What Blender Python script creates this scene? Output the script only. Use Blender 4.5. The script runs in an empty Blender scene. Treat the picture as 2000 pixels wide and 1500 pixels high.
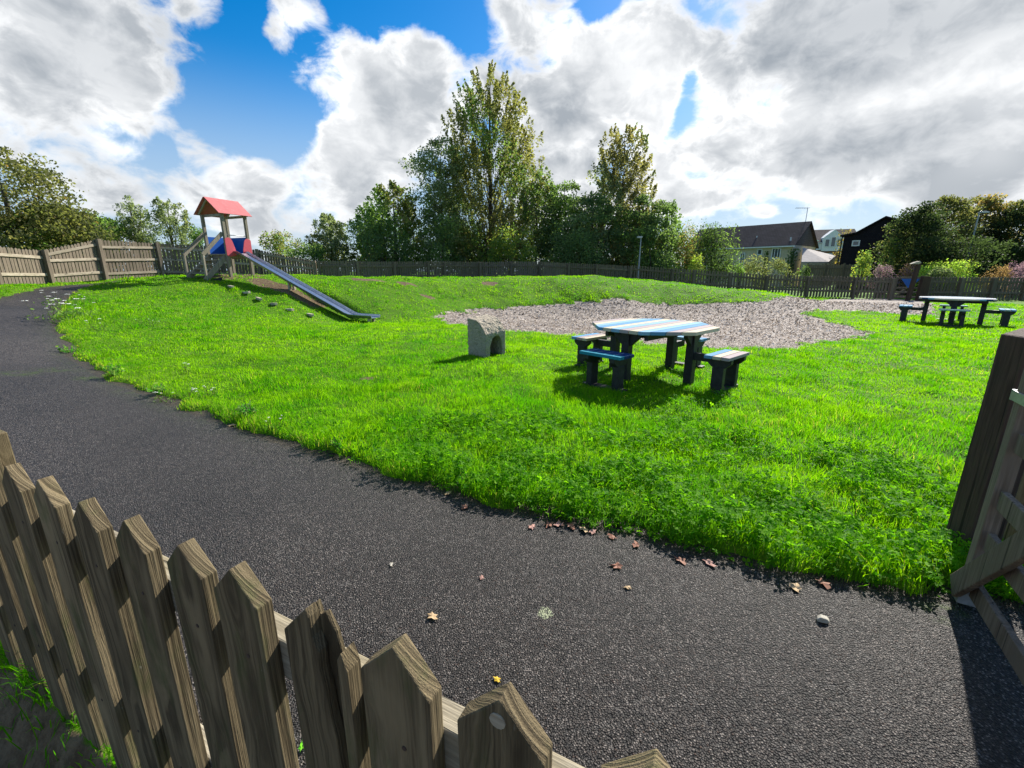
import bpy, bmesh, math, random
import numpy as np
from mathutils import Vector, Matrix

# ------------------------------------------------------------------ camera, world, sun, exposure
S = bpy.context.scene
COL = S.collection
R = math.radians
CAM_Z, FPX, PITCH = 1.5, 850.0, math.atan(220 / 850)
cd = bpy.data.cameras.new('camera'); cam = bpy.data.objects.new('camera', cd); COL.objects.link(cam)
cam.location = (0, 0, CAM_Z); cam.rotation_euler = (R(90) - PITCH, 0, 0)
cd.sensor_width = 36; cd.lens = 36 * FPX / 2000; cd.clip_start = 0.02; cd.clip_end = 6000
S.camera = cam
SUN_AZ, SUN_EL = R(40.5), R(36)
sl = bpy.data.lights.new('sun', 'SUN'); sl.energy = 5.0; sl.angle = R(0.5); sl.color = (1, .955, .88)
so = bpy.data.objects.new('sun', sl); COL.objects.link(so)
sdir = Vector((math.cos(SUN_EL) * math.sin(SUN_AZ), math.cos(SUN_EL) * math.cos(SUN_AZ), math.sin(SUN_EL)))
so.rotation_euler = sdir.to_track_quat('Z', 'Y').to_euler(); so.location = sdir * 60
S.view_settings.view_transform = 'Standard'; S.view_settings.look = 'None'
S.view_settings.gamma = 1; S.view_settings.exposure = 0.85
S.cycles.use_denoising = True
S.cycles.max_bounces = 6; S.cycles.diffuse_bounces = 3; S.cycles.transmission_bounces = 4; S.cycles.transparent_max_bounces = 4
S.cycles.sample_clamp_indirect = 6

CT, ST = math.cos(PITCH), math.sin(PITCH)
def ray(u, v):
    xc, yc = (u - 1000) / FPX, (750 - v) / FPX
    return Vector((xc, CT + yc * ST, -ST + yc * CT))
def pz(u, v, z):
    d = ray(u, v); t = (z - CAM_Z) / d.z
    return Vector((d.x * t, d.y * t, z))
def py(u, v, y):                       # the point of a sight line at a chosen distance
    d = ray(u, v); t = y / d.y
    return Vector((d.x * t, y, CAM_Z + d.z * t))

# node expression helper
class NT:
    def __init__(s, tree): s.t = tree; s.n = tree.nodes; s.l = tree.links; s.n.clear()
    def new(s, kind, **kw):
        n = s.n.new(kind)
        for k, v in kw.items(): setattr(n, k, v)
        return n
    def link(s, a, b): s.l.new(a, b)
    def put(s, sock, v):
        if isinstance(v, E): s.l.new(v.s, sock)
        elif hasattr(v, 'is_linked'): s.l.new(v, sock)
        else:
            if sock.type == 'RGBA' and not isinstance(v, (int, float)) and len(v) == 3: v = (*v, 1)
            sock.default_value = v
    def m(s, op, a, b=0.0, c=None):
        n = s.new('ShaderNodeMath', operation=op); s.put(n.inputs[0], a); s.put(n.inputs[1], b)
        if c is not None: s.put(n.inputs[2], c)
        return E(s, n.outputs[0])
    def mix(s, f, a, b, blend='MIX'):
        n = s.new('ShaderNodeMix', data_type='RGBA', blend_type=blend)
        s.put(n.inputs[0], f); s.put(n.inputs[6], a); s.put(n.inputs[7], b)
        return E(s, n.outputs[2])
    def step(s, x, lo, hi, a=0.0, b=1.0):
        n = s.new('ShaderNodeMapRange', interpolation_type='SMOOTHSTEP')
        s.put(n.inputs[0], x); n.inputs[1].default_value = lo; n.inputs[2].default_value = hi
        n.inputs[3].default_value = a; n.inputs[4].default_value = b
        return E(s, n.outputs[0])
    def coord(s, out='Object'):
        return E(s, s.new('ShaderNodeTexCoord').outputs[out])
    def scale(s, v, sc, loc=(0, 0, 0), rot=(0, 0, 0)):
        n = s.new('ShaderNodeMapping'); s.put(n.inputs[0], v); n.inputs[1].default_value = loc
        n.inputs[2].default_value = rot
        n.inputs[3].default_value = sc if isinstance(sc, (tuple, list)) else (sc, sc, sc)
        return E(s, n.outputs[0])
    def noise(s, v, scale=1.0, detail=4, rough=.5, dist=0.0, color=False):
        n = s.new('ShaderNodeTexNoise'); s.put(n.inputs['Vector'], v); n.inputs['Scale'].default_value = scale
        n.inputs['Detail'].default_value = detail; n.inputs['Roughness'].default_value = rough
        n.inputs['Distortion'].default_value = dist
        return E(s, n.outputs['Color' if color else 0])
    def voro(s, v, scale=1.0, feature='F1', out='Distance', rnd=1.0):
        n = s.new('ShaderNodeTexVoronoi', feature=feature); s.put(n.inputs['Vector'], v)
        n.inputs['Scale'].default_value = scale; n.inputs['Randomness'].default_value = rnd
        return E(s, n.outputs[out])
    def attr(s, name, out='Color'):
        n = s.new('ShaderNodeAttribute', attribute_name=name); return E(s, n.outputs[out])
    def bump(s, h, strength=.5, dist=.01):
        n = s.new('ShaderNodeBump'); s.put(n.inputs['Height'], h); n.inputs['Strength'].default_value = strength
        n.inputs['Distance'].default_value = dist
        return E(s, n.outputs[0])
    def rnd(s): return E(s, s.new('ShaderNodeObjectInfo').outputs['Random'])
    def val(s, c, f):                      # multiply a colour by a number
        n = s.new('ShaderNodeVectorMath', operation='SCALE'); s.put(n.inputs[0], c); s.put(n.inputs['Scale'], f)
        return E(s, n.outputs[0])
class E:
    def __init__(e, t, s): e.t, e.s = t, s
    def __add__(e, o): return e.t.m('ADD', e, o)
    def __radd__(e, o): return e.t.m('ADD', e, o)
    def __sub__(e, o): return e.t.m('SUBTRACT', e, o)
    def __rsub__(e, o): return e.t.m('SUBTRACT', o, e)
    def __mul__(e, o): return e.t.m('MULTIPLY', e, o)
    def __rmul__(e, o): return e.t.m('MULTIPLY', e, o)
    def __truediv__(e, o): return e.t.m('DIVIDE', e, o)

# ------------------------------------------------------------------ world: Nishita sky with a broken cloud deck
def ang(u, v):
    d = ray(u, v).normalized(); return math.atan2(d.x, d.y), math.asin(d.z)
def build_world():
    W = bpy.data.worlds.new('World'); S.world = W; W.use_nodes = True
    t = NT(W.node_tree)
    sky = t.new('ShaderNodeTexSky', sky_type='NISHITA'); sky.sun_disc = False
    sky.sun_elevation = SUN_EL; sky.sun_rotation = SUN_AZ; sky.dust_density = .4; sky.ozone_density = 2.0; sky.air_density = 1.0
    d = t.coord('Generated')
    sx = t.new('ShaderNodeSeparateXYZ'); t.put(sx.inputs[0], d)
    X, Y, Z = (E(t, sx.outputs[i]) for i in range(3))
    az = t.m('ARCTAN2', X, Y); el = t.m('ARCSINE', Z)
    def plane(ox, oy, oz=3.7):
        c = t.new('ShaderNodeCombineXYZ'); t.put(c.inputs[0], X * 1.75 + ox); t.put(c.inputs[1], Y * 1.75 + oy); t.put(c.inputs[2], Z * 2.6 + (oz + oy * .8))
        return E(t, c.outputs[0])
    p0 = plane(0, 0)
    n0 = t.noise(p0, 3.2, 3, .5, .2); nb = t.noise(p0, 8.5, 7, .60, .3)
    n1 = t.noise(plane(.07, .07), 3.2, 3, .5, .2); n2 = n0
    nb1 = t.noise(plane(.022, .022), 8.5, 4, .6, .3)
    big = t.noise(plane(3.1, 1.4), 1.6, 2, .5, .3)
    wc = t.new('ShaderNodeSeparateColor'); t.put(wc.inputs[0], t.noise(p0, 1.8, 2, .5, color=True)); wx, wy = E(t, wc.outputs[0]), E(t, wc.outputs[1])
    azw = az + (wx - .5) * .18; elw = el + (wy - .5) * .14
    def blobs(L):
        acc = None
        for (u, v, su, sv, w) in L:
            a0, e0 = ang(u, v)
            sa = abs(ang(u + su, v)[0] - ang(u - su, v)[0]) / 2; se = abs(ang(u, v + sv)[1] - ang(u, v - sv)[1]) / 2
            qa = (azw - a0) * (1 / sa); qe = (elw - e0) * (1 / se)
            g = t.m('EXPONENT', (qa * qa + qe * qe) * -1.0) * w
            acc = g if acc is None else acc + g
        return acc
    dens = blobs([(140, 80, 250, 130, 1.0), (395, 40, 60, 70, .5), (250, 185, 90, 50, .4), (556, 95, 46, 46, .85), (610, 40, 60, 50, 1.0), (545, 10, 40, 40, .4),
                  (780, 200, 125, 100, 1.1), (640, 250, 75, 70, .75), (860, 120, 55, 45, .7), (720, 330, 150, 80, .6),
                  (450, 320, 70, 55, .8), (580, 390, 180, 70, .5), (150, 340, 230, 90, .42), (230, 280, 70, 45, .5), (380, 270, 50, 35, .25),
                  (1000, 60, 50, 60, .55), (1080, 260, 130, 190, .95), (1200, 150, 120, 110, .85),
                  (1560, 120, 260, 190, 1.2), (1900, 60, 300, 170, 1.2), (1650, 330, 230, 90, 1.0), (1920, 330, 160, 140, .85),
                  (1290, 270, 50, 100, .55), (1472, 411, 30, 17, .8), (1385, 375, 70, 28, .6), (1250, 400, 160, 60, .42),
                  (470, 190, 130, 85, -.9), (1338, 205, 24, 70, -.85), (1188, 20, 45, 35, -.9), (740, 20, 90, 45, -.3), (925, 95, 28, 60, -.5),
                  (490, 20, 45, 90, -.4), (560, 240, 60, 60, -.4), (300, 250, 70, 40, -.15), (1400, 330, 50, 35, .0), (30, 150, 170, 110, .5), (660, 60, 20, 40, .2), (60, 300, 130, 60, .25), (300, 400, 200, 50, .3)])
    # unseen sky behind the camera: cloud kept thin to dim the ambient light
    back = t.step(t.m('ABSOLUTE', az), 1.05, 1.5) * .12
    hi = t.step(el, .75, 1.1) * .2
    D = dens * .8 + back + hi + (n0 - .5) * 1.7 + (nb - .5) * 1.35
    cov = t.step(D, .14, .56)
    thick = t.step(D, .40, 1.0); rim = t.step(D, .75, .42)
    relief = t.m('MULTIPLY_ADD', n1 - n2, 3.0, .5) + (nb1 - nb) * 1.9
    relief = t.m('MINIMUM', t.m('MAXIMUM', relief, 0.0), 1.0)
    sunny = blobs([(1950, 170, 170, 60, .45), (1680, 212, 150, 32, .38), (1450, 250, 110, 45, .30), (1900, 290, 90, 60, .35), (1280, 250, 90, 150, .5), (1180, 90, 140, 60, .3), (760, 110, 180, 60, .30), (620, 240, 70, 60, .3), (590, 60, 60, 60, .15), (1420, 390, 170, 40, .3)])
    dark = blobs([(1640, 305, 180, 50, .26), (1520, 120, 190, 90, .24), (1850, 40, 260, 80, .28), (1090, 230, 130, 110, .12), (60, 60, 230, 90, .16), (1650, 300, 260, 120, .06)])
    b = t.m('ADD', relief * .52, .28) + sunny + rim * .34 - thick * .13 - dark + (big - .5) * .35
    b = t.m('MINIMUM', t.m('MAXIMUM', b, .0), 1.15)
    cc = t.mix(t.m('MINIMUM', b, 1.0), (.225, .25, .28), (.60, .61, .62))
    cc = t.val(cc, t.m('MAXIMUM', b, .95))
    skyc = t.val(E(t, sky.outputs[0]), .088)
    hs = t.new('ShaderNodeHueSaturation'); t.put(hs.inputs['Color'], skyc); hs.inputs['Saturation'].default_value = 1.55
    hs.inputs['Value'].default_value = .98; hs.inputs['Hue'].default_value = .502
    # thin veil towards the horizon
    veil = t.m('MAXIMUM', t.step(el, .38, .10) * .8, t.step(el, .05, .0))
    base = t.mix(veil, E(t, hs.outputs[0]), (.27, .35, .455))
    colr = t.mix(cov, base, cc)
    bg = t.new('ShaderNodeBackground'); t.put(bg.inputs[0], colr); bg.inputs[1].default_value = 1.0
    o = t.new('ShaderNodeOutputWorld'); t.link(bg.outputs[0], o.inputs[0])
    W.cycles.sampling_method = 'MANUAL'; W.cycles.sample_map_resolution = 512
build_world()

# ------------------------------------------------------------------ materials
def mat(name):
    m = bpy.data.materials.new(name); m.use_nodes = True; return m, NT(m.node_tree)
def principled(t, color, rough=.7, normal=None, metallic=0.0, spec=.5):
    b = t.new('ShaderNodeBsdfPrincipled'); t.put(b.inputs['Base Color'], color); t.put(b.inputs['Roughness'], rough)
    t.put(b.inputs['Metallic'], metallic); t.put(b.inputs['Specular IOR Level'], spec)
    if normal is not None: t.put(b.inputs['Normal'], normal)
    o = t.new('ShaderNodeOutputMaterial'); t.link(b.outputs[0], o.inputs[0]); return b

def wood(name, c1, c2, c3, grain=(70, 70, 3.2), algae=.5, rough=.82, bump=.5, dirt=(.09, .10, .05)):
    m, t = mat(name); o = t.coord('Object'); r = t.rnd()
    off = t.new('ShaderNodeVectorMath', operation='ADD'); t.put(off.inputs[0], o)
    cb = t.new('ShaderNodeCombineXYZ')
    for i in range(3): t.put(cb.inputs[i], r * (13.0 + 9 * i))
    t.link(cb.outputs[0], off.inputs[1]); v = E(t, off.outputs[0])
    g = t.noise(t.scale(v, grain), 1, 5, .62, .6)
    w = t.noise(t.scale(v, tuple(q * 2.7 for q in grain)), 1, 3, .6, .3)
    big = t.noise(v, 3.5, 4, .6)
    f = t.step(g * .55 + w * .45, .34, .66)
    c = t.mix(f, c1, c2); c = t.mix(t.step(big, .45, .7), c, c3)
    c = t.mix(t.step(t.noise(v, 6.0, 6, .65), .5, .72) * algae, c, dirt)
    c = t.val(c, t.m('MULTIPLY_ADD', r, .35, .82))
    crack = t.step(t.noise(t.scale(v, (grain[0] * 1.3, grain[1] * 1.3, grain[2] * .4)), 1, 3, .5), .30, .38)
    c = t.mix(crack, t.val(c, .35), c)
    nrm = t.bump(f * .6 + crack * .7 + g * .5, bump, .004)
    principled(t, c, rough, nrm, spec=.25); return m

M = {}
def ring_wood(name, lo, hi, algae):
    m, t = mat(name); o = t.coord('Object'); r = t.rnd()
    sx = t.new('ShaderNodeSeparateXYZ'); t.put(sx.inputs[0], o); X, Y, Z = (E(t, sx.outputs[i]) for i in range(3))
    cb = t.new('ShaderNodeCombineXYZ'); t.put(cb.inputs[0], X); t.put(cb.inputs[1], Y); t.put(cb.inputs[2], Z * .35 + r * 31.0); v = E(t, cb.outputs[0])
    wob = t.noise(v, 9, 3, .5)
    dx = X + (r - .5) * .09 + (wob - .5) * .05; dy = Y - .055 - r * .05 + (wob - .5) * .02
    rr = t.m('SQRT', dx * dx + dy * dy)
    cb2 = t.new('ShaderNodeCombineXYZ'); t.put(cb2.inputs[0], rr * 230.0); t.put(cb2.inputs[1], Z * 3.0); t.put(cb2.inputs[2], r * 50.0)
    band = t.noise(E(t, cb2.outputs[0]), 1.0, 3, .55); fine = t.noise(t.scale(v, (500, 500, 14)), 1, 3, .6); big = t.noise(v, 7, 5, .65)
    f = t.step(band * .75 + fine * .25, .33, .66)
    c = t.mix(f, lo, hi); c = t.mix(t.step(big, .45, .75) * .6, c, tuple(x * .75 for x in hi))
    c = t.mix(t.step(t.noise(v, 13, 6, .7), .5, .7) * algae, c, (.075, .09, .028))
    c = t.mix(t.step(t.noise(v, 30, 5, .7), .66, .74) * .5, c, (.26, .25, .20))
    cb3 = t.new('ShaderNodeCombineXYZ'); t.put(cb3.inputs[0], rr * 75.0); t.put(cb3.inputs[1], Z * .9); t.put(cb3.inputs[2], r * 90.0)
    crack = t.step(t.noise(E(t, cb3.outputs[0]), 1.0, 4, .6), .34, .29)
    c = t.mix(crack * .8, c, (.02, .017, .012)); c = t.val(c, t.m('MULTIPLY_ADD', r, .4, .8))
    principled(t, c, .85, t.bump(f * .7 + fine * .3 - crack * 1.2, .7, .003), spec=.2); return m
M['wood_near'] = wood('weathered picket wood', (.060, .050, .032), (.185, .152, .098), (.125, .108, .068), (60, 60, 2.0), .5, bump=.8, dirt=(.06, .065, .03))
M['wood_rail'] = wood('pale weathered rail wood', (.22, .185, .125), (.42, .37, .27), (.32, .27, .17), (3, 60, 60), .3)
M['wood_fence'] = wood('grey brown fence wood', (.105, .08, .055), (.20, .16, .115), (.15, .12, .085), (30, 30, 1.5), .35)
M['wood_fence_pale'] = wood('bleached fence wood', (.115, .09, .062), (.235, .19, .135), (.17, .135, .095), (30, 30, 1.5), .4)
M['wood_bleached'] = wood('bleached rail wood', (.24, .20, .14), (.42, .36, .27), (.32, .27, .19), (3, 3, 30), .3)
M['wood_dark'] = wood('dark brown stained timber', (.045, .026, .018), (.095, .058, .040), (.065, .042, .03), (40, 40, 2), .3, dirt=(.04, .04, .025))
M['wood_gate'] = wood('grey gate timber', (.13, .092, .060), (.26, .195, .135), (.19, .145, .10), (40, 40, 2), .3)
M['wood_tower'] = wood('silvered playground timber', (.22, .185, .135), (.38, .33, .25), (.30, .26, .19), (30, 30, 1.5), .2)
M['log'] = wood('step timber', (.40, .35, .25), (.58, .51, .38), (.48, .41, .29), (20, 20, 20), .1)

def flat(name, col, rough=.6, var=.12, scale=6.0, metallic=0.0, bump=0.0, spec=.4, dirt=None):
    m, t = mat(name); o = t.coord('Object')
    n = t.noise(o, scale, 6, .6); c = t.mix(t.step(n, .3, .7), tuple(x * (1 - var) for x in col), tuple(min(1, x * (1 + var)) for x in col))
    if dirt: c = t.mix(t.step(t.noise(o, scale * 2.1, 8, .7), .52, .72) * dirt[3], c, dirt[:3])
    nr = t.bump(t.noise(o, scale * 14, 4, .6), bump, .003) if bump else None
    principled(t, c, rough, nr, metallic, spec); return m
M['red'] = flat('faded red roof board', (.50, .125, .12), .6, .10, 3, dirt=(.42, .24, .22, .5))
M['red_panel'] = flat('red plastic panel', (.60, .085, .11), .45, .05, 2)
M['blue_panel'] = flat('blue plastic panel', (.012, .10, .42), .4, .05, 2)
M['steel'] = flat('polished slide steel', (.50, .53, .57), .36, .06, 4, metallic=1.0, bump=.05)
M['galv'] = flat('galvanised steel', (.42, .43, .43), .45, .15, 30, metallic=.7)
M['recycled'] = flat('black recycled plastic lumber', (.022, .021, .022), .55, .35, 20, bump=.3, dirt=(.07, .065, .06, .5))
def painted(name, col):
    m, t = mat(name); o = t.coord('Object'); n = t.noise(t.scale(o, (4, 4, 30)), 3, 6, .65)
    c = t.mix(t.step(n, .5, .75) * .5, col, tuple(x * .65 + .05 for x in col))
    c = t.mix(t.step(t.noise(o, 40, 5, .7), .60, .72) * .6, c, (.18, .16, .13))
    principled(t, c, .8, t.bump(n, .2, .002), spec=.12); return m
PAINT = {'pale_blue': (.24, .42, .56), 'cream': (.60, .51, .37), 'navy': (.012, .05, .15), 'lilac': (.40, .33, .32), 'teal': (.02, .22, .30),
         'sky': (.12, .29, .46), 'mint': (.28, .42, .40)}
for k, c in PAINT.items(): M[k] = painted('painted ' + k + ' plank', c)

def make_asphalt():
    m, t = mat('asphalt'); o = t.coord('Object')
    big = t.noise(o, .55, 5, .6); mid = t.noise(o, 7, 5, .6)
    vd = t.voro(o, 145, 'F1', 'Distance'); vc = t.voro(o, 145, 'F1', 'Color')
    sp = t.new('ShaderNodeSeparateColor'); t.put(sp.inputs[0], vc); cr = E(t, sp.outputs[0]); cg = E(t, sp.outputs[1])
    v2 = t.voro(o, 48, 'F1', 'Color'); sp2 = t.new('ShaderNodeSeparateColor'); t.put(sp2.inputs[0], v2); c2 = E(t, sp2.outputs[0])
    c = t.mix(t.m('POWER', cr * .6 + c2 * .4, 1.6), (.0165, .0132, .0112), (.108, .089, .076))
    c = t.mix(t.step(cg, .78, .92), c, (.22, .19, .165)); c = t.mix(t.step(E(t, sp2.outputs[1]), .93, .97) * .8, c, (.14, .125, .11))
    c = t.mix(t.step(cg, .0, .06, 1, 0), c, (.07, .042, .03))
    c = t.val(c, t.m('MULTIPLY_ADD', mid, .5, .72)); c = t.val(c, t.m('MULTIPLY_ADD', t.step(big, .3, .7), .5, .76))
    c = t.mix(t.step(t.noise(o, 1.3, 6, .7), .60, .75) * .35, c, (.06, .05, .035))
    mo = t.attr('moss', 'Fac'); c = t.mix(mo * t.step(t.noise(o, 9, 6, .7), .42, .6), c, (.085, .13, .02))
    dl = t.attr('litter', 'Fac'); c = t.mix(t.step(dl + (t.noise(o, 22, 6, .7) - .5) * 1.3, .42, .62) * .75, c, (.105, .075, .045)); li = t.attr('lichen', 'Fac'); c = t.mix(t.step(li + (t.noise(o, 60, 4, .7) - .5) * 1.6, .5, .6), c, (.42, .45, .27))
    c = t.val(c, t.step(vd, .62, .12, .22, 1.25))  # lit stone tops and shaded crevices painted into the colour
    h = t.m('SUBTRACT', 1.0, vd * 1.4) + t.noise(o, 300, 3, .6) * .3
    principled(t, c, t.m('MULTIPLY_ADD', cr, .25, .42), t.bump(h, .9, .006), spec=.3); return m
M['asphalt'] = make_asphalt()
def make_ground():
    m, t = mat('turf soil'); o = t.coord('Object')
    n = t.noise(o, 1.1, 6, .6); f = t.noise(o, 14, 6, .7)
    c = t.mix(t.step(n * .5 + f * .5, .35, .65), (.05, .13, .004), (.11, .225, .006))
    c = t.mix(t.step(t.noise(o, .45, 4, .6), .55, .75) * .4, c, (.12, .15, .03))
    e = t.mix(t.step(f, .35, .65), (.10, .066, .036), (.20, .145, .085))
    b = t.attr('bare', 'Fac'); c = t.mix(t.step(b + (f - .5) * .9, .4, .6), c, e)
    principled(t, c, .9, t.bump(f + t.noise(o, 60, 4, .7) * .6, .8, .03), spec=.15); return m
M['ground'] = make_ground()
def make_bark():
    m, t = mat('bark chippings'); o = t.coord('Object')
    vc = t.voro(t.scale(o, (1, 1.0, 1)), 26, 'F1', 'Color'); vd = t.voro(o, 26, 'F1', 'Distance')
    sp = t.new('ShaderNodeSeparateColor'); t.put(sp.inputs[0], vc); cr = E(t, sp.outputs[0])
    c = t.mix(cr, (.24, .195, .16), (.50, .43, .36)); c = t.val(c, t.m('MULTIPLY_ADD', t.noise(o, .6, 4, .6), .7, .65))
    principled(t, c, .9, t.bump(t.m('SUBTRACT', 1.0, vd), 1.0, .03), spec=.2); return m
M['bark'] = make_bark()
def make_leafy(name, ca, cb, trans=.45, tcol=1.5, rough=.45, spec=.4, cc=None):
    m, t = mat(name); a = t.attr('tint', 'Fac')
    c = t.mix(a, ca, cb)
    if cc: c = t.mix(t.step(a, .86, 1.0), c, cc)
    b = t.new('ShaderNodeBsdfPrincipled'); t.put(b.inputs['Base Color'], c); b.inputs['Roughness'].default_value = rough
    b.inputs['Specular IOR Level'].default_value = spec
    tr = t.new('ShaderNodeBsdfTranslucent')
    wc = t.mix(1.0, c, (tcol * 1.0, tcol * 1.05, tcol * .55), 'MULTIPLY'); t.put(tr.inputs[0], wc)
    mx = t.new('ShaderNodeMixShader'); mx.inputs[0].default_value = trans
    t.link(b.outputs[0], mx.inputs[1]); t.link(tr.outputs[0], mx.inputs[2])
    o = t.new('ShaderNodeOutputMaterial'); t.link(mx.outputs[0], o.inputs[0]); return m
M['grass'] = make_leafy('grass blades', (.060, .22, .002), (.22, .385, .004), .55, 1.95, .6, .12, (.34, .30, .08))
M['clover'] = make_leafy('clover leaves', (.028, .14, .004), (.17, .37, .008), .5, 2.0, .6, .07)
SPEC_LEAF = .12
LEAF = {'deep': ((.011, .017, .009), (.028, .042, .018), None), 'muted': ((.036, .042, .018), (.09, .088, .034), (.12, .075, .03)), 'olive': ((.055, .06, .022), (.135, .125, .05), (.17, .115, .045)), 'green': ((.042, .075, .022), (.10, .145, .04), None),
        'dark': ((.036, .056, .026), (.075, .11, .042), None), 'silver': ((.06, .075, .045), (.13, .15, .085), None),
        'yellow': ((.08, .10, .02), (.19, .19, .035), None), 'rust': ((.10, .075, .03), (.18, .125, .05), (.22, .10, .04)),
        'brownish': ((.068, .066, .032), (.145, .128, .062), (.20, .10, .045)), 'lime': ((.11, .17, .03), (.20, .27, .05), None),
        'purple': ((.055, .03, .06), (.16, .10, .19), None), 'red_heath': ((.09, .055, .035), (.17, .11, .065), None), 'weed': ((.06, .19, .02), (.13, .30, .04), None)}
def _up(c, f): return tuple(min(.8, q * f) for q in c) if c else None
for k, (a, b, c) in LEAF.items(): M['leaf_' + k] = make_leafy(k + ' foliage', _up(a, 2.4), _up(b, 2.15), .52, 1.85, .6, SPEC_LEAF, _up(c, 1.5))
M['bark_trunk'] = flat('tree bark', (.085, .068, .05), .9, .35, 8, bump=.6)
M['petal'] = flat('white flower heads', (.70, .70, .62), .8, .1, 30)
M['stone'] = None
def make_stone():
    m, t = mat('rough granite'); o = t.coord('Object')
    f = t.noise(o, 45, 6, .75); g = t.voro(o, 140, 'F1', 'Color')
    sp = t.new('ShaderNodeSeparateColor'); t.put(sp.inputs[0], g); cr = E(t, sp.outputs[0])
    c = t.mix(f, (.40, .33, .23), (.80, .70, .54)); c = t.mix(t.step(cr, .8, .95) * .6, c, (.10, .09, .075))
    c = t.mix(t.step(t.noise(o, 9, 6, .7), .52, .7) * .55, c, (.66, .59, .43)); c = t.mix(t.step(t.noise(o, 6, 5, .6), .55, .72) * .4, c, (.22, .21, .11))
    principled(t, c, .9, t.bump(f + t.noise(o, 12, 5, .7) * 2, 1.0, .045), spec=.2); return m
M['stone'] = make_stone()
def make_slate(name, c1, c2, sx=3.0, sz=5.0):
    m, t = mat(name); o = t.coord('Object')
    br = t.new('ShaderNodeTexBrick'); t.put(br.inputs['Vector'], t.scale(o, 1.0, rot=(R(90), 0, 0)))
    br.inputs['Color1'].default_value = (*c1, 1); br.inputs['Color2'].default_value = (*c2, 1); br.inputs['Mortar'].default_value = (*[x * .4 for x in c1], 1)
    br.inputs['Scale'].default_value = sx; br.inputs['Mortar Size'].default_value = .025; br.inputs['Row Height'].default_value = .5
    c = t.val(E(t, br.outputs[0]), t.m('MULTIPLY_ADD', t.noise(o, .8, 5, .6), .8, .6))
    principled(t, c, .9, t.bump(E(t, br.outputs[1]), .3, .02), spec=.08); return m
M['slate'] = make_slate('brown slate roof', (.062, .050, .048), (.088, .072, .070))
M['slate_hung'] = make_slate('hung slate gable', (.11, .095, .08), (.15, .13, .11))
M['black_clad'] = make_slate('black clad wall', (.020, .017, .021), (.026, .022, .027), 4)
M['render'] = flat('cream rendered wall', (.60, .51, .35), .9, .10, .8, dirt=(.40, .34, .23, .5))
M['brick'] = make_slate('red brick', (.26, .11, .075), (.32, .15, .10), 5)
M['white'] = flat('white window paint', (.75, .75, .74), .5, .05, 5)
M['glass'] = flat('dark window glass', (.05, .065, .08), .08, .3, 1, spec=.8)
M['shed_roof'] = flat('pale corrugated roof', (.50, .46, .42), .9, .1, 2, spec=.05, dirt=(.35, .3, .26, .4))
M['dry_leaf'] = flat('dry tan leaf', (.42, .29, .15), .7, .3, 60)
M['red_leaf'] = flat('dry red brown leaf', (.24, .10, .055), .7, .3, 60)
M['pink_leaf'] = flat('dry pink leaf', (.38, .20, .15), .7, .3, 60)
M['yellow_leaf'] = flat('yellow leaf', (.65, .42, .03), .6, .2, 60)
M['white_stone'] = flat('white limestone', (.48, .44, .35), .85, .15, 40, bump=.6)
M['black_board'] = flat('plain black board', (.018, .018, .02), .7, .2, 6)
M['chip'] = make_leafy('wood chips', (.22, .165, .13), (.72, .63, .53), 0.02, 1.0, .8, .2)
M['lamp_grey'] = flat('grey lamp column paint', (.33, .36, .37), .5, .08, 3)

# ------------------------------------------------------------------ object helpers
def tag(o, label=None, cat=None, group=None, kind=None):
    for k, v in (('label', label), ('category', cat), ('group', group), ('kind', kind)):
        if v: o[k] = v
    return o
def thing(name, label, cat, loc=(0, 0, 0), rz=0.0, group=None):
    o = bpy.data.objects.new(name, None); COL.objects.link(o); o.location = loc; o.rotation_euler = (0, 0, rz)
    o.empty_display_size = .2
    return tag(o, label, cat, group)
def npmesh(name, V, F, material=None, parent=None, tint=None, smooth=False, attrs=None):
    me = bpy.data.meshes.new(name); V = np.asarray(V, np.float32); F = np.asarray(F, np.int32)
    k = F.shape[1]; me.vertices.add(len(V)); me.vertices.foreach_set('co', V.ravel())
    me.loops.add(F.size); me.loops.foreach_set('vertex_index', F.ravel())
    me.polygons.add(len(F)); me.polygons.foreach_set('loop_start', np.arange(0, F.size, k, dtype=np.int32))
    me.polygons.foreach_set('loop_total', np.full(len(F), k, np.int32))
    if smooth: me.polygons.foreach_set('use_smooth', np.ones(len(F), bool))
    me.update(calc_edges=True)
    at = dict(attrs or {})
    if tint is not None: at['tint'] = tint
    for n, a in at.items():
        me.attributes.new(n, 'FLOAT', 'POINT').data.foreach_set('value', np.asarray(a, np.float32))
    if material: me.materials.append(material)
    o = bpy.data.objects.new(name, me); COL.objects.link(o)
    if parent: o.parent = parent
    return o
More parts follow.
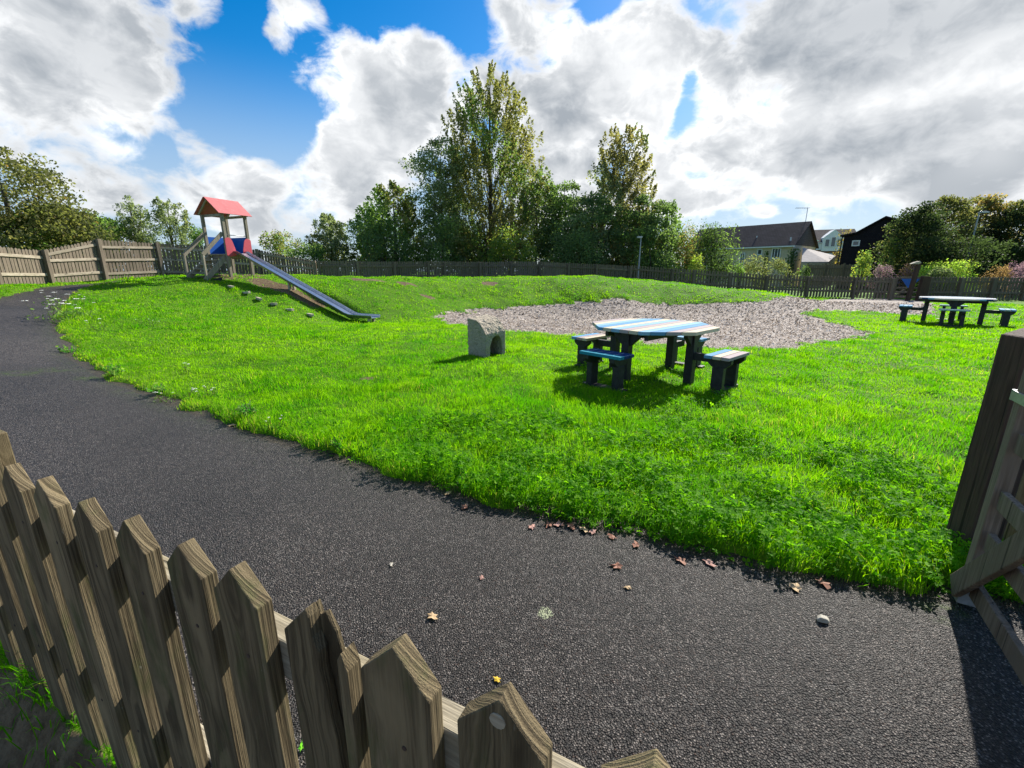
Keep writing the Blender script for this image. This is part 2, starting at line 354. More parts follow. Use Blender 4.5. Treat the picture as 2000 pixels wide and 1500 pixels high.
class MB:
    def __init__(s): s.v, s.f, s.mi, s.ms = [], [], [], []
    def mat_i(s, m):
        if m is None: return 0
        if m not in s.ms: s.ms.append(m)
        return s.ms.index(m)
    def add(s, vs, fs, m=None):
        b = len(s.v); s.v += [tuple(x) for x in vs]; i = s.mat_i(m)
        for f in fs: s.f.append(tuple(b + k for k in f)); s.mi.append(i)
        return s
    def box(s, c, d, rot=None, m=None):
        c = Vector(c); h = Vector(d) / 2; vs = []
        for sx in (-1, 1):
            for sy in (-1, 1):
                for sz in (-1, 1):
                    p = Vector((sx * h.x, sy * h.y, sz * h.z))
                    if rot is not None: p = rot @ p
                    vs.append(c + p)
        return s.add(vs, [(0, 1, 3, 2), (4, 6, 7, 5), (0, 4, 5, 1), (2, 3, 7, 6), (0, 2, 6, 4), (1, 5, 7, 3)], m)
    def bar(s, a, b, w, h, m=None, up=(0, 0, 1)):     # beam from a to b, w sideways, h upwards
        a, b = Vector(a), Vector(b); d = (b - a).normalized(); sd = d.cross(Vector(up))
        if sd.length < 1e-4: sd = d.cross(Vector((1, 0, 0)))
        sd.normalize(); u = sd.cross(d).normalized(); vs = []
        for p in (a, b):
            for (i, j) in ((-1, -1), (1, -1), (1, 1), (-1, 1)): vs.append(p + sd * (i * w / 2) + u * (j * h / 2))
        return s.add(vs, [(0, 1, 2, 3), (7, 6, 5, 4), (0, 4, 5, 1), (1, 5, 6, 2), (2, 6, 7, 3), (3, 7, 4, 0)], m)
    def prism(s, pts, t0, t1, f, m=None):            # outline pts (a,b) swept from t0 to t1; f(a,b,t) -> point
        n = len(pts); vs = [f(a, b, t0) for a, b in pts] + [f(a, b, t1) for a, b in pts]
        fs = [tuple(range(n))[::-1], tuple(range(n, 2 * n))] + [(i, (i + 1) % n, n + (i + 1) % n, n + i) for i in range(n)]
        return s.add(vs, fs, m)
    def tube(s, pts, rs, n=8, m=None):
        pts = [Vector(p) for p in pts]; rings = []
        for i, p in enumerate(pts):
            d = (pts[min(i + 1, len(pts) - 1)] - pts[max(i - 1, 0)]).normalized()
            a = d.cross(Vector((0, 0, 1)))
            if a.length < 1e-3: a = d.cross(Vector((1, 0, 0)))
            a.normalize(); b = d.cross(a); r = rs[i] if isinstance(rs, (list, tuple)) else rs
            rings.append([p + a * (r * math.cos(2 * math.pi * k / n)) + b * (r * math.sin(2 * math.pi * k / n)) for k in range(n)])
        vs = [q for rr in rings for q in rr]; fs = []
        for i in range(len(pts) - 1):
            for k in range(n): fs.append((i * n + k, i * n + (k + 1) % n, (i + 1) * n + (k + 1) % n, (i + 1) * n + k))
        fs += [tuple(range(n))[::-1], tuple((len(pts) - 1) * n + k for k in range(n))]
        return s.add(vs, fs, m)
    def build(s, name, material=None, parent=None, bevel=0, smooth=False, label=None):
        me = bpy.data.meshes.new(name); me.from_pydata(s.v, [], s.f)
        bm = bmesh.new(); bm.from_mesh(me); bmesh.ops.recalc_face_normals(bm, faces=bm.faces); bm.to_mesh(me); bm.free()
        ms = s.ms or ([material] if material else [])
        for x in ms: me.materials.append(x)
        if s.ms: me.polygons.foreach_set('material_index', s.mi)
        if smooth: me.polygons.foreach_set('use_smooth', [True] * len(me.polygons))
        o = bpy.data.objects.new(name, me); COL.objects.link(o)
        if parent: o.parent = parent
        if bevel:
            md = o.modifiers.new('bevel', 'BEVEL'); md.width = bevel; md.segments = 2; md.limit_method = 'ANGLE'; md.angle_limit = R(35)
        if label: o['label'] = label
        return o
def copy_tree(o, parent=None):
    c = o.copy(); COL.objects.link(c); c.parent = parent
    for ch in list(o.children): copy_tree(ch, c)
    return c

# ------------------------------------------------------------------ terrain
CP = []
def cp(x, y, z): CP.append((x, y, z))
for x in (-3, 0, 3, 6.5, 11, 18):
    for y in (-6, -1, 3, 6.5, 10): cp(x, y, 0)
for u, v, z in ((140, 700, .12), (110, 650, .34), (100, 600, .6), (150, 560, .95), (0, 600, .74), (0, 660, .45), (0, 760, .18), (0, 900, .04),
                (330, 790, .02), (600, 800, 0), (300, 700, .13), (500, 700, .03), (340, 600, .52), (250, 620, .46), (500, 600, .40), (420, 640, .2),
                (600, 640, .0), (700, 626, -.05), (780, 640, -.02), (900, 640, 0), (1100, 600, .03), (1300, 598, .03), (1500, 592, .04), (950, 604, .03),
                (1100, 640, 0), (1400, 640, 0), (1700, 620, 0), (1900, 650, 0), (1620, 586, .12), (1800, 590, .1)): 
    p = pz(u, v, z); cp(p.x, p.y, p.z)
for u, v, y in ((250, 549, 16.2), (330, 544, 16.4), (410, 542, 16.6), (500, 541, 17.3), (650, 543, 18), (560, 541, 17.6), (800, 545, 19.5), (950, 545, 21), (1080, 545, 21.6), (1200, 546, 21.6),
                (1300, 555, 21.6), (1400, 563, 21), (1500, 571, 20.6), (600, 580, 14.9), (540, 565, 15.8), (740, 590, 15.8), (850, 575, 18.0), (1000, 575, 19.3), (1200, 572, 19.6)):
    p = py(u, v, y); cp(*p)
for x, y, z in ((-15.6, 12, 1.08), (-15.8, 14, 1.1), (-16, 17, 1.15), (-15.2, 19.4, 1.2), (-21, 14, 1.1), (-21, 24, 1.1), (-12.4, 20.8, 1.08), (-9.2, 21.2, .85), (-6, 23.3, .84), (-2, 25, .84), (3.2, 26.2, .82),
                (6.8, 26.5, .66), (9.2, 26, .5), (12.2, 25, .32), (15.9, 24.2, .12), (19.6, 23.2, .04), (25, 22.5, .03), (-8, 32, .8), (2, 34, .7), (12, 34, .2), (22, 32, .0), (32, 25, 0), (30, 12, 0), (-14, 4, .5), (-20, 6, .9), (-8, 0, .1)):
    cp(x, y, z)
CPA = np.array(CP, float)
def _phi(r2): return .5 * r2 * np.log(r2 + 1e-6)
def _tps():
    n = len(CPA); P = CPA[:, :2]; r2 = ((P[:, None] - P[None]) ** 2).sum(-1)
    K = _phi(r2) + np.eye(n) * .6; A = np.zeros((n + 3, n + 3)); A[:n, :n] = K
    Q = np.c_[np.ones(n), P]; A[:n, n:] = Q; A[n:, :n] = Q.T
    b = np.r_[CPA[:, 2], 0, 0, 0]; return np.linalg.solve(A, b)
TPS = _tps()
def base(x, y):
    x = np.atleast_1d(np.asarray(x, float)); y = np.atleast_1d(np.asarray(y, float))
    xc, yc = np.clip(x, -22, 32), np.clip(y, -6, 34); out = np.empty(x.shape); n = len(CPA)
    for i in range(0, len(x), 40000):
        s = slice(i, i + 40000); r2 = (xc[s, None] - CPA[None, :, 0]) ** 2 + (yc[s, None] - CPA[None, :, 1]) ** 2
        out[s] = _phi(r2) @ TPS[:n] + TPS[n] + TPS[n + 1] * xc[s] + TPS[n + 2] * yc[s]
    dist = np.hypot(x - xc, y - yc); return out * np.exp(-dist / 60)
def bz(x, y): return float(base(x, y)[0])
def hit(u, v):                                      # where a sight line meets the terrain
    d = ray(u, v); ts = np.concatenate([np.linspace(.5, 8, 300), np.linspace(8, 34, 700)])
    z = CAM_Z + d.z * ts - base(d.x * ts, d.y * ts); k = np.argmax(z < 0)
    if z[k] >= 0: k = len(ts) - 1
    t = ts[k]; return Vector((d.x * t, d.y * t, bz(d.x * t, d.y * t)))
def poly_sd(px_, py_, poly):                        # signed distance, negative inside
    P = np.array(poly, float); d2 = np.full(len(px_), 1e18); ins = np.zeros(len(px_), bool)
    for i in range(len(P)):
        a, b = P[i], P[(i + 1) % len(P)]; e = b - a; wx, wy = px_ - a[0], py_ - a[1]
        t = np.clip((wx * e[0] + wy * e[1]) / (e @ e + 1e-12), 0, 1)
        d2 = np.minimum(d2, (wx - t * e[0]) ** 2 + (wy - t * e[1]) ** 2)
        c = ((a[1] <= py_) != (b[1] <= py_))
        if abs(e[1]) > 1e-9: ins ^= c & (px_ < a[0] + (py_ - a[1]) / e[1] * e[0])
    return np.where(ins, -1, 1) * np.sqrt(d2)
def vnoise(x, y, s, seed=0):                        # smooth value noise
    x, y = np.asarray(x) * s + seed * 17.3, np.asarray(y) * s + seed * 7.7; xi, yi = np.floor(x), np.floor(y); fx, fy = x - xi, y - yi
    fx, fy = fx * fx * (3 - 2 * fx), fy * fy * (3 - 2 * fy)
    def h(a, b): 
        q = np.sin(a * 127.1 + b * 311.7 + seed * 74.7) * 43758.5453; return q - np.floor(q)
    return (h(xi, yi) * (1 - fx) + h(xi + 1, yi) * fx) * (1 - fy) + (h(xi, yi + 1) * (1 - fx) + h(xi + 1, yi + 1) * fx) * fy
def sstep(x, a, b):
    t = np.clip((x - a) / (b - a), 0, 1); return t * t * (3 - 2 * t)

inner = [hit(*p).xy for p in ((1858, 1168), (1700, 1150), (1480, 1112), (1250, 1052), (1050, 1012), (900, 972), (700, 912), (520, 857), (330, 788), (200, 738), (140, 700), (112, 650), (102, 612), (122, 585), (150, 566))]
PATH = [(9, -1.2), (4.5, .8), (2.6, 1.62)] + [tuple(p) for p in inner] + [(-14.2, 17.4), (-12.6, 19.4), (-13.3, 20.1), (-14.9, 18.4), (-15.0, 16.4), (-14.2, 13.5), (-12.6, 9.6), (-9.5, 5.9), (-5.4, 3.3), (-1.3, 1.24), (.145, .52), (2.2, -.5), (7, -3.5)]
GRAVEL = [tuple(hit(*p).xy) for p in ((857, 621), (900, 636), (980, 648), (1060, 652), (1130, 660), (1250, 671), (1400, 681), (1500, 682), (1600, 674), (1690, 659), (1697, 651), (1655, 640), (1600, 626), (1566, 613), (1600, 607), (1680, 608), (1740, 614), (1820, 616), (1830, 598), (1800, 588),
                                      (1740, 583), (1620, 585), (1500, 591), (1300, 596), (1100, 597), (950, 603), (880, 611))]
SLIDE_O = Vector((*py(455, 541, 17.3).xy, 0)); SLIDE_O.z = bz(SLIDE_O.x, SLIDE_O.y); SLIDE_A = R(-23)
def bare_mask(x, y):
    b = np.zeros(len(x)); ca, sa = math.cos(SLIDE_A), math.sin(SLIDE_A)
    lx = (x - SLIDE_O.x) * ca + (y - SLIDE_O.y) * sa; ly = -(x - SLIDE_O.x) * sa + (y - SLIDE_O.y) * ca
    b = np.maximum(b, sstep(lx, 1.0, 1.6) * sstep(lx, 5.2, 4.6) * sstep(np.abs(ly - SL_YE * np.clip(lx / SL_XE, 0, 1) + .12), .45, .2))
    b = np.maximum(b, sstep(np.hypot(lx, ly), 1.5, .8) * .8)
    for u, v, ru, rv in ((735, 551, .8, .25), (700, 549, .7, .2), (790, 557, .6, .2), (830, 580, .35, .2), (955, 553, .45, .4), (715, 742, .16, .12)):
        c = hit(u, v); b = np.maximum(b, sstep(np.hypot((x - c.x) / ru, (y - c.y) / rv) + (vnoise(x, y, 3.0, 41) - .5) * 1.2, 1.15, .55))
    b = np.maximum(b, .93 * sstep(-(x * .442 + y * .897 - .36), -.05, .05) * sstep(y, 3.0, 2.0))
    return b
_e = hit(735, 631); _ca, _sa = math.cos(SLIDE_A), math.sin(SLIDE_A)
SL_XE = (_e.x - SLIDE_O.x) * _ca + (_e.y - SLIDE_O.y) * _sa; SL_YE = -(_e.x - SLIDE_O.x) * _sa + (_e.y - SLIDE_O.y) * _ca; SL_ZE = _e.z + .17
def carve(x, y, z):
    lx = (x - SLIDE_O.x) * _ca + (y - SLIDE_O.y) * _sa; ly = -(x - SLIDE_O.x) * _sa + (y - SLIDE_O.y) * _ca
    f = np.clip((lx - .9) / (SL_XE - 2.05), 0, 1); top = SLIDE_O.z + .75 + (SL_ZE - SLIDE_O.z - .75) * f - .20 - .08 * np.sin(np.pi * f) + .06 * f
    w = sstep(np.abs(ly - SL_YE * f + .22), .85, .42) * sstep(lx, .9, 1.6) * sstep(lx, SL_XE + .7, SL_XE + .1)
    return z - np.maximum(z - top, 0) * w
def ground_z(x, y, sdp=None, sdg=None):
    x = np.atleast_1d(x).astype(float); y = np.atleast_1d(y).astype(float)
    sdp = poly_sd(x, y, PATH) if sdp is None else sdp; sdg = poly_sd(x, y, GRAVEL) if sdg is None else sdg
    wob = (vnoise(x, y, 3.1, 1) - .5) * .20 + (vnoise(x, y, 9.0, 31) - .5) * .08; s = np.minimum(sdp + wob, sdg + wob * 3)
    lift = sstep(s, -.03, .12) * .10 - .065 - .22 * sstep(-(x * .442 + y * .897 - .36), -.02, .16) * sstep(y, 3.0, 2.0)
    lump = ((vnoise(x, y, 1.3, 2) - .5) * .05 + (vnoise(x, y, 3.7, 3) - .5) * .03) * sstep(s, 0, .5)
    slope = sstep(y, 14, 18) * (1 - sstep(y, 25, 28)) * sstep(s, .2, .8)
    lump += slope * ((vnoise(x, y, .9, 4) - .5) * .06 + (vnoise(x, y, 2.2, 5) - .5) * .07) + .035 * (vnoise(x, y, 2.1, 33) - .5) * sstep(s, .1, .5) * sstep(np.hypot(x, y), 12, 6)
    return carve(x, y, base(x, y) + lift + lump)
def build_ground():
    na = 900; rs = [.25]
    while rs[-1] < 60: rs.append(rs[-1] * 1.0115)
    while rs[-1] < 4500: rs.append(rs[-1] * 1.09)
    rs = np.array(rs); A = np.linspace(0, 2 * np.pi, na, endpoint=False)
    rr, aa = np.meshgrid(rs, A, indexing='ij'); x = (rr * np.sin(aa)).ravel(); y = (rr * np.cos(aa)).ravel()
    sdp = poly_sd(x, y, PATH); sdg = poly_sd(x, y, GRAVEL); z = ground_z(x, y, sdp, sdg)
    n = len(rs); i, j = np.meshgrid(np.arange(n - 1), np.arange(na), indexing='ij'); i, j = i.ravel(), j.ravel(); j2 = (j + 1) % na
    F = np.stack([i * na + j, i * na + j2, (i + 1) * na + j2, (i + 1) * na + j], 1)[:, ::-1]
    V = np.stack([x, y, z], 1)
    g = npmesh('ground', V, F, M['ground'], smooth=True, attrs={'bare': bare_mask(x, y)}); tag(g, kind='structure')
    V2 = np.vstack([V[:na], [[0, 0, z[:na].mean()]]]); 
    c = npmesh('ground', np.c_[V2[:, :2], V2[:, 2]], np.stack([np.arange(na), (np.arange(na) + 1) % na, np.full(na, na)], 1)[:, ::-1], M['ground'], attrs={'bare': np.zeros(na + 1)}); tag(c, kind='structure')
    for nm, sd, mt, k in (('path', sdp, M['asphalt'], 0), ('bark_surface', sdg, M['bark'], 1)):
        vm = sd < .3 if k else (sd < np.where((y < 3) & (x * .442 + y * .897 < .5), .07, .3)); keep = vm[F].all(1); ids = np.unique(F[keep]); mp = -np.ones(len(V), int); mp[ids] = np.arange(len(ids))
        zz = base(x[ids], y[ids]) + (k * (vnoise(x[ids], y[ids], 2.5, 9) - .5) * .03)
        at = {}
        if k == 0:
            mo = np.zeros(len(ids)); li = np.zeros(len(ids)); X, Y = x[ids], y[ids]
            for u, v, ru in ((40, 730, .30), (110, 722, .32), (180, 740, .25), (260, 765, .2), (1840, 1200, .12)):
                p = hit(u, v); mo = np.maximum(mo, sstep(np.hypot(X - p.x, (Y - p.y) * 1.6) / ru, 1.2, .4))
            mo = np.maximum(mo, .35 * sstep(-sdp[ids], .35, .0) * sstep(X, -1, -5))
            p = hit(1065, 1200); li = sstep(np.hypot(X - p.x, Y - p.y), .055, .015)
            at = {'moss': mo, 'lichen': li, 'litter': np.clip(np.exp(sdp[ids] / .10), 0, 1) * .75}
        o = npmesh(nm, np.stack([x[ids], y[ids], zz], 1), mp[F[keep]], mt, smooth=True, attrs=at); tag(o, kind='structure')
build_ground()

# ------------------------------------------------------------------ grass, clover, chips (stuff)
rng = np.random.RandomState(5)
def scatter(r1, r2, dens, a1=-64, a2=64):
    area = (R(a2) - R(a1)) / 2 * (r2 * r2 - r1 * r1); n = int(area * dens)
    r = np.sqrt(rng.uniform(r1 * r1, r2 * r2, n)); a = rng.uniform(R(a1), R(a2), n); return r * np.sin(a), r * np.cos(a)
def build_grass():
    Vs, Fs, Ts = [], [], []; nb = 0
    for r1, r2, dens, w in ((.35, 1.6, 1500, .005), (1.6, 3.6, 6000, .0042), (3.6, 6, 4200, .0052), (6, 9, 2500, .007), (9, 14, 1150, .011), (14, 20, 520, .018), (20, 29, 230, .028)):
        x, y = scatter(r1, r2, dens)
        sdp = poly_sd(x, y, PATH); sdg = poly_sd(x, y, GRAVEL); b = bare_mask(x, y); s = np.minimum(sdp, sdg)
        wob = (vnoise(x, y, 3.1, 1) - .5) * .20 + (vnoise(x, y, 9.0, 31) - .5) * .08
        ok = (np.minimum(sdp + wob, sdg + wob * 3) > .045) & (rng.rand(len(x)) > b * .96)
        thin = sstep(vnoise(x, y, 1.1, 11), .70, .85) * .35; ok &= rng.rand(len(x)) > thin
        x, y, sdp, sdg = x[ok], y[ok], sdp[ok], sdg[ok]; n = len(x)
        if not n: continue
        z = ground_z(x, y, sdp, sdg) - .004
        cl = vnoise(x, y, 2.3, 6) * .6 + vnoise(x, y, 6.1, 7) * .4
        edge = sstep(sdp, .45, .05) * sstep(np.hypot(x, y), 9, 4)
        h = (.034 + .045 * cl) * rng.uniform(.55, 1.25, n) + edge * .035 * rng.rand(n)
        h *= 1 - .30 * sstep(np.hypot(x, y), 4.2, 7) + .4 * sstep(vnoise(x, y, .8, 8), .6, .8) + .8 * sstep(vnoise(x, y, 4.3, 18), .66, .9)
        ww = w * rng.uniform(.7, 1.3, n); a = rng.uniform(0, 2 * np.pi, n); bd = rng.uniform(.15, .95, n) * h; ba = rng.uniform(0, 2 * np.pi, n)
        # wind and mowing lean
        la = vnoise(x, y, 2.6, 61) * 12.6; ll = h * .55 * vnoise(x, y, 4.1, 62); bx, by = np.cos(ba) * bd * .75 + np.cos(la) * ll, np.sin(ba) * bd * .75 + np.sin(la) * ll; ox, oy = np.cos(a) * ww / 2, np.sin(a) * ww / 2
        P = np.empty((n, 5, 3), np.float32)
        P[:, 0] = np.stack([x - ox, y - oy, z], 1); P[:, 1] = np.stack([x + ox, y + oy, z], 1)
        P[:, 2] = np.stack([x + ox * .8 + bx * .35, y + oy * .8 + by * .35, z + h * .58], 1); P[:, 3] = np.stack([x - ox * .8 + bx * .35, y - oy * .8 + by * .35, z + h * .58], 1)
        P[:, 4] = np.stack([x + bx, y + by, z + h * rng.uniform(.8, 1, n)], 1)
        i0 = nb + np.arange(n) * 5
        Fs.append(np.stack([i0, i0 + 1, i0 + 2], 1)); Fs.append(np.stack([i0, i0 + 2, i0 + 3], 1)); Fs.append(np.stack([i0 + 3, i0 + 2, i0 + 4], 1))
        patch = vnoise(x, y, .55, 12) * .5 + vnoise(x, y, 2.0, 13) * .5
        ti = np.clip(-.02 + .95 * patch + rng.normal(0, .17, n) - .35 * sstep(vnoise(x, y, 3.3, 19), .62, .85), 0, .84)
        dry = rng.rand(n) < (.015 + .10 * sstep(vnoise(x, y, 1.7, 14), .72, .9) + .10 * sstep(sdp, .25, .03) + .22 * sstep(sdp, .3, .03) * sstep(x, -1, -4)); ti = np.where(dry, rng.uniform(.9, 1, n), ti)
        Vs.append(P.reshape(-1, 3)); Ts.append(np.repeat(ti, 5)); nb += n * 5
    g = npmesh('grass', np.vstack(Vs), np.vstack(Fs), M['grass'], tint=np.concatenate(Ts)); tag(g, kind='stuff'); print('grass verts', nb)
build_grass()
def build_clover():
    xs, ys = [], []
    for r1, r2, d in ((2.0, 3.2, 2600), (3.2, 4.6, 1700), (4.6, 7, 500)):
        x, y = scatter(r1, r2, d, -50, 62); xs.append(x); ys.append(y)
    x, y = np.concatenate(xs), np.concatenate(ys); sdp = poly_sd(x, y, PATH)
    dens = np.maximum(sstep(sdp, 1.5, .15) * sstep(x, -2.2, .5), .8 * sstep(vnoise(x, y, .9, 21) * .6 + vnoise(x, y, 2.7, 22) * .4, .54, .68) * sstep(x, -3, 0)) + .10 * sstep(sdp, .8, 0)
    dens *= .35 + .9 * sstep(vnoise(x, y, 5.5, 51), .3, .6); ok = (sdp > .0) & (rng.rand(len(x)) < dens); x, y, sdp = x[ok], y[ok], sdp[ok]; n = len(x); z = ground_z(x, y)
    h = (rng.uniform(.03, .08, n) + .045 * sstep(sdp, .6, .1) * rng.rand(n)) * (.6 + .9 * vnoise(x, y, 5.5, 51)) ; r = rng.uniform(.007, .0135, n)
    cx, cy, cz = x + rng.normal(0, .015, n), y + rng.normal(0, .015, n), z + h
    tx, ty = rng.normal(0, .45, n), rng.normal(0, .45, n); a0 = rng.uniform(0, 6.28, n)
    V, F, T = [], [], []; nb = 0; ti = np.clip(rng.normal(.45, .25, n), 0, 1)
    for k in range(3):
        a = a0 + k * 2.094; dx, dy = np.cos(a), np.sin(a); sx, sy = -dy, dx
        P = np.empty((n, 6, 3))
        for q, (l, s, up) in enumerate(((.05, 0, 0), (.7, .62, .22), (1.45, .62, .2), (1.75, 0, -.05), (1.45, -.62, .2), (.7, -.62, .22))):
            ox, oy = (dx * l + sx * s) * r, (dy * l + sy * s) * r
            P[:, q] = np.stack([cx + ox, cy + oy, cz + ox * tx + oy * ty + up * r], 1)
        i0 = nb + np.arange(n) * 6
        F.append(np.stack([i0, i0 + 1, i0 + 2, i0 + 3], 1)); F.append(np.stack([i0, i0 + 3, i0 + 4, i0 + 5], 1)); V.append(P.reshape(-1, 3)); T.append(np.repeat(np.clip(ti + rng.normal(0, .06, n), 0, 1), 6)); nb += n * 6
    P = np.stack([np.stack([x - .0012, y, z], 1), np.stack([x + .0012, y, z], 1), np.stack([cx + .001, cy, cz], 1), np.stack([cx - .001, cy, cz], 1)], 1)
    i0 = nb + np.arange(n) * 4; F.append(np.stack([i0, i0 + 1, i0 + 2, i0 + 3], 1)); V.append(P.reshape(-1, 3)); T.append(np.repeat(ti, 4))
    o = npmesh('clover', np.vstack(V), np.vstack(F), M['clover'], tint=np.concatenate(T)); tag(o, kind='stuff'); print('clover', n)
build_clover()
def build_chips():
    V, F, T = [], [], []; nb = 0
    for r1, r2, d, L in ((7, 11, 800, .036), (11, 16, 460, .05), (16, 26, 180, .075)):
        x, y = scatter(r1, r2, d, -20, 60); sd = poly_sd(x, y, GRAVEL); ok = sd < .02 + .25 * rng.rand(len(x)) ** 4; x, y = x[ok], y[ok]; n = len(x)
        z = base(x, y) + .012 + rng.rand(n) * .03; a = rng.uniform(0, 6.28, n); l = L * rng.uniform(.4, 1.1, n); w = l * rng.uniform(.3, .6, n)
        tl, tw = rng.normal(0, .35, n), rng.normal(0, .35, n); P = np.empty((n, 4, 3))
        for q, (i, j) in enumerate(((-1, -1), (1, -1), (1, 1), (-1, 1))):
            P[:, q] = np.stack([x + np.cos(a) * i * l / 2 - np.sin(a) * j * w / 2, y + np.sin(a) * i * l / 2 + np.cos(a) * j * w / 2, z + i * l / 2 * tl + j * w / 2 * tw], 1)
        i0 = nb + np.arange(n) * 4; F.append(np.stack([i0, i0 + 1, i0 + 2, i0 + 3], 1)); V.append(P.reshape(-1, 3)); T.append(np.repeat(rng.rand(n) ** 1.3, 4)); nb += n * 4
    o = npmesh('wood_chips', np.vstack(V), np.vstack(F), M['chip'], tint=np.concatenate(T)); tag(o, kind='stuff')
build_chips()

# ------------------------------------------------------------------ foreground picket fence
M['wood_near'] = ring_wood('weathered picket wood', (.064, .047, .025), (.235, .180, .098), .6)
M['nail'] = flat('rusty nail head', (.055, .035, .025), .7, .3, 60)
def near_fence():
    d = Vector((.897, -.442, 0)).normalized(); nrm = Vector((.442, .897, 0)).normalized()
    o = Vector((-.155, .512, 0)); rz = math.atan2(d.y, d.x)
    root = thing('picket_fence', 'weathered wooden picket fence close in front, one picket split', 'fence', o, rz)
    # distance along the fence of each picket, read from the photograph
    ts = [-1.94, -1.73, -1.535, -1.33, -1.115, -.915, -.712, -.512, -.353, -.165, 0.0, .172, .345, .52, .70]
    rnd = random.Random(3); w, th = .0590, .030
    for i, t in enumerate(ts):
        top = 1.0 + rnd.uniform(-.006, .006) + (.03 if i == 2 else 0); lean = rnd.uniform(-.012, .012)
        ww = w * rnd.uniform(.95, 1.05); sh = top - ww * rnd.uniform(.95, 1.1); m = MB()
        f = lambda a, b, q: (a + lean * (b - .5), q, b)
        if i == 9:      # the split picket: front layer torn away beside the point, backing board still there
            m.prism([(-ww, -.25), (ww * .55, -.25), (ww * .62, .5), (ww * .55, .76), (ww * .42, .80), (ww * .36, .86), (ww * .26, .89), (ww * .30, .925), (ww * .12, .95), (ww * .10, .985), (0, top), (-ww, sh)], -th, -.010, f)
            m.prism([(-ww, -.25), (ww * .62, -.25), (ww * .66, .5), (ww * .72, .70), (ww * .80, .90), (ww * .62, .955), (ww * .34, .985), (ww * .1, .975), (0, top - .002), (-ww, sh)], -.010, 0, f)
            pk = m.build('picket', M['wood_near'], root, bevel=.0018, label='split picket with a torn dark hollow beside its point')
            s = MB(); s.prism([(ww * .76, -.25), (ww * 1.10, -.25), (ww * 1.30, .80), (ww * 1.30, .915), (ww * 1.12, .945), (ww * .98, .93), (ww * .93, .80)], -th, -.002, f)
            s.build('splinter', M['wood_near'], pk, bevel=.0015); pk.location = (t, 0, 0)
            continue
        m.prism([(-ww, -.25), (ww, -.25), (ww, sh), (ww * rnd.uniform(-.06, .06), top), (-ww, sh)], -th, 0, f)
        pk = m.build('picket', M['wood_near'], root, bevel=.0022); pk.location = (t, 0, 0)
        for z_, x_ in ((.83, .012), (.31, -.010)):
            k = MB(); k.tube([(x_ + lean * (z_ - .5), -th - .0012, z_), (x_ + lean * (z_ - .5), -th + .004, z_)], .0042, 8); k.build('nail', M['nail'], pk)
        if i == 11:     # pale knot at the point
            k = MB(); k.tube([(lean * .48, -th - .0015, .970), (lean * .48, -th + .004, .970)], .011, 12); k.build('knot', M['wood_rail'], pk)
    for z in (.815, .30):
        m = MB(); m.box((-.6, .0225, z), (3.3, .043, .085)); m.build('rail', M['wood_rail'], root, bevel=.003)
    for t in (-2.05, .98):
        m = MB(); m.box((t, .097, .46), (.1, .1, .92)); m.build('post', M['wood_near'], root, bevel=.004)
near_fence()

# ------------------------------------------------------------------ boundary fences
def boundary(name, label, posts, heights, wood_, rails, pitch=.124, side=1, pw=.097, post_w=.12, post_up=-.05, skip=(), gap0=.06, post_wood=None):
    # posts: (x, y); rails and posts stand on the camera side of the pickets
    zs = [bz(*p) for p in posts]; root = thing(name, label, 'fence', (posts[0][0], posts[0][1], zs[0])); O = root.location
    rnd = random.Random(len(posts)); P = [Vector((p[0], p[1], z)) - O for p, z in zip(posts, zs)]
    for i in range(len(P)):
        a = P[i]; h = heights[i]; q = P[min(i + 1, len(P) - 1)] - P[max(i - 1, 0)]; rz = math.atan2(q.y, q.x)
        dd = Vector((math.cos(rz), math.sin(rz), 0)); nn = Vector((dd.y, -dd.x, 0)) * side
        c = a + nn * .06; m = MB(); Rm = Matrix.Rotation(rz, 3, 'Z'); hh = h + post_up
        m.box((0, 0, hh / 2 - .1), (post_w, post_w, hh + .2)); ob = m.build('post', post_wood or wood_, root, bevel=.006); ob.location = c; ob.rotation_euler = (rnd.uniform(-.01, .01), rnd.uniform(-.012, .012), rz)
    for i in range(len(P) - 1):
        if i in skip: continue
        a, b = P[i], P[i + 1]; L = (b - a).xy.length; dd = Vector(((b - a).x / L, (b - a).y / L, 0)); nn = Vector((dd.y, -dd.x, 0)) * side
        n = max(2, int(round(L / pitch))); m = MB()
        for k in range(n):
            t = (k + .5) / n; c = a.lerp(b, t) - nn * .03; h = heights[i] * (1 - t) + heights[i + 1] * t + rnd.uniform(-.012, .012); hw = pw / 2 * rnd.uniform(.93, 1.05)
            lz = rnd.uniform(-.01, .01)
            m.prism([(-hw, gap0), (hw, gap0), (hw, h - hw * .8), (0, h), (-hw, h - hw * .8)], -.011, .011, lambda p_, q_, r_: c + dd * (p_ + lz * q_) + nn * r_ + Vector((0, 0, q_)))
        m.build('picket_panel', wood_, root)
        for rl in rails(i):
            m = MB(); m.bar(a - nn * -.0 + dd * .06 + Vector((0, 0, rl[0])), b - dd * .06 + Vector((0, 0, rl[1])), .038, .09); m.build('rail', M['wood_bleached'] if wood_ is M['wood_fence_pale'] else post_wood or wood_, root, bevel=.004)
    return root
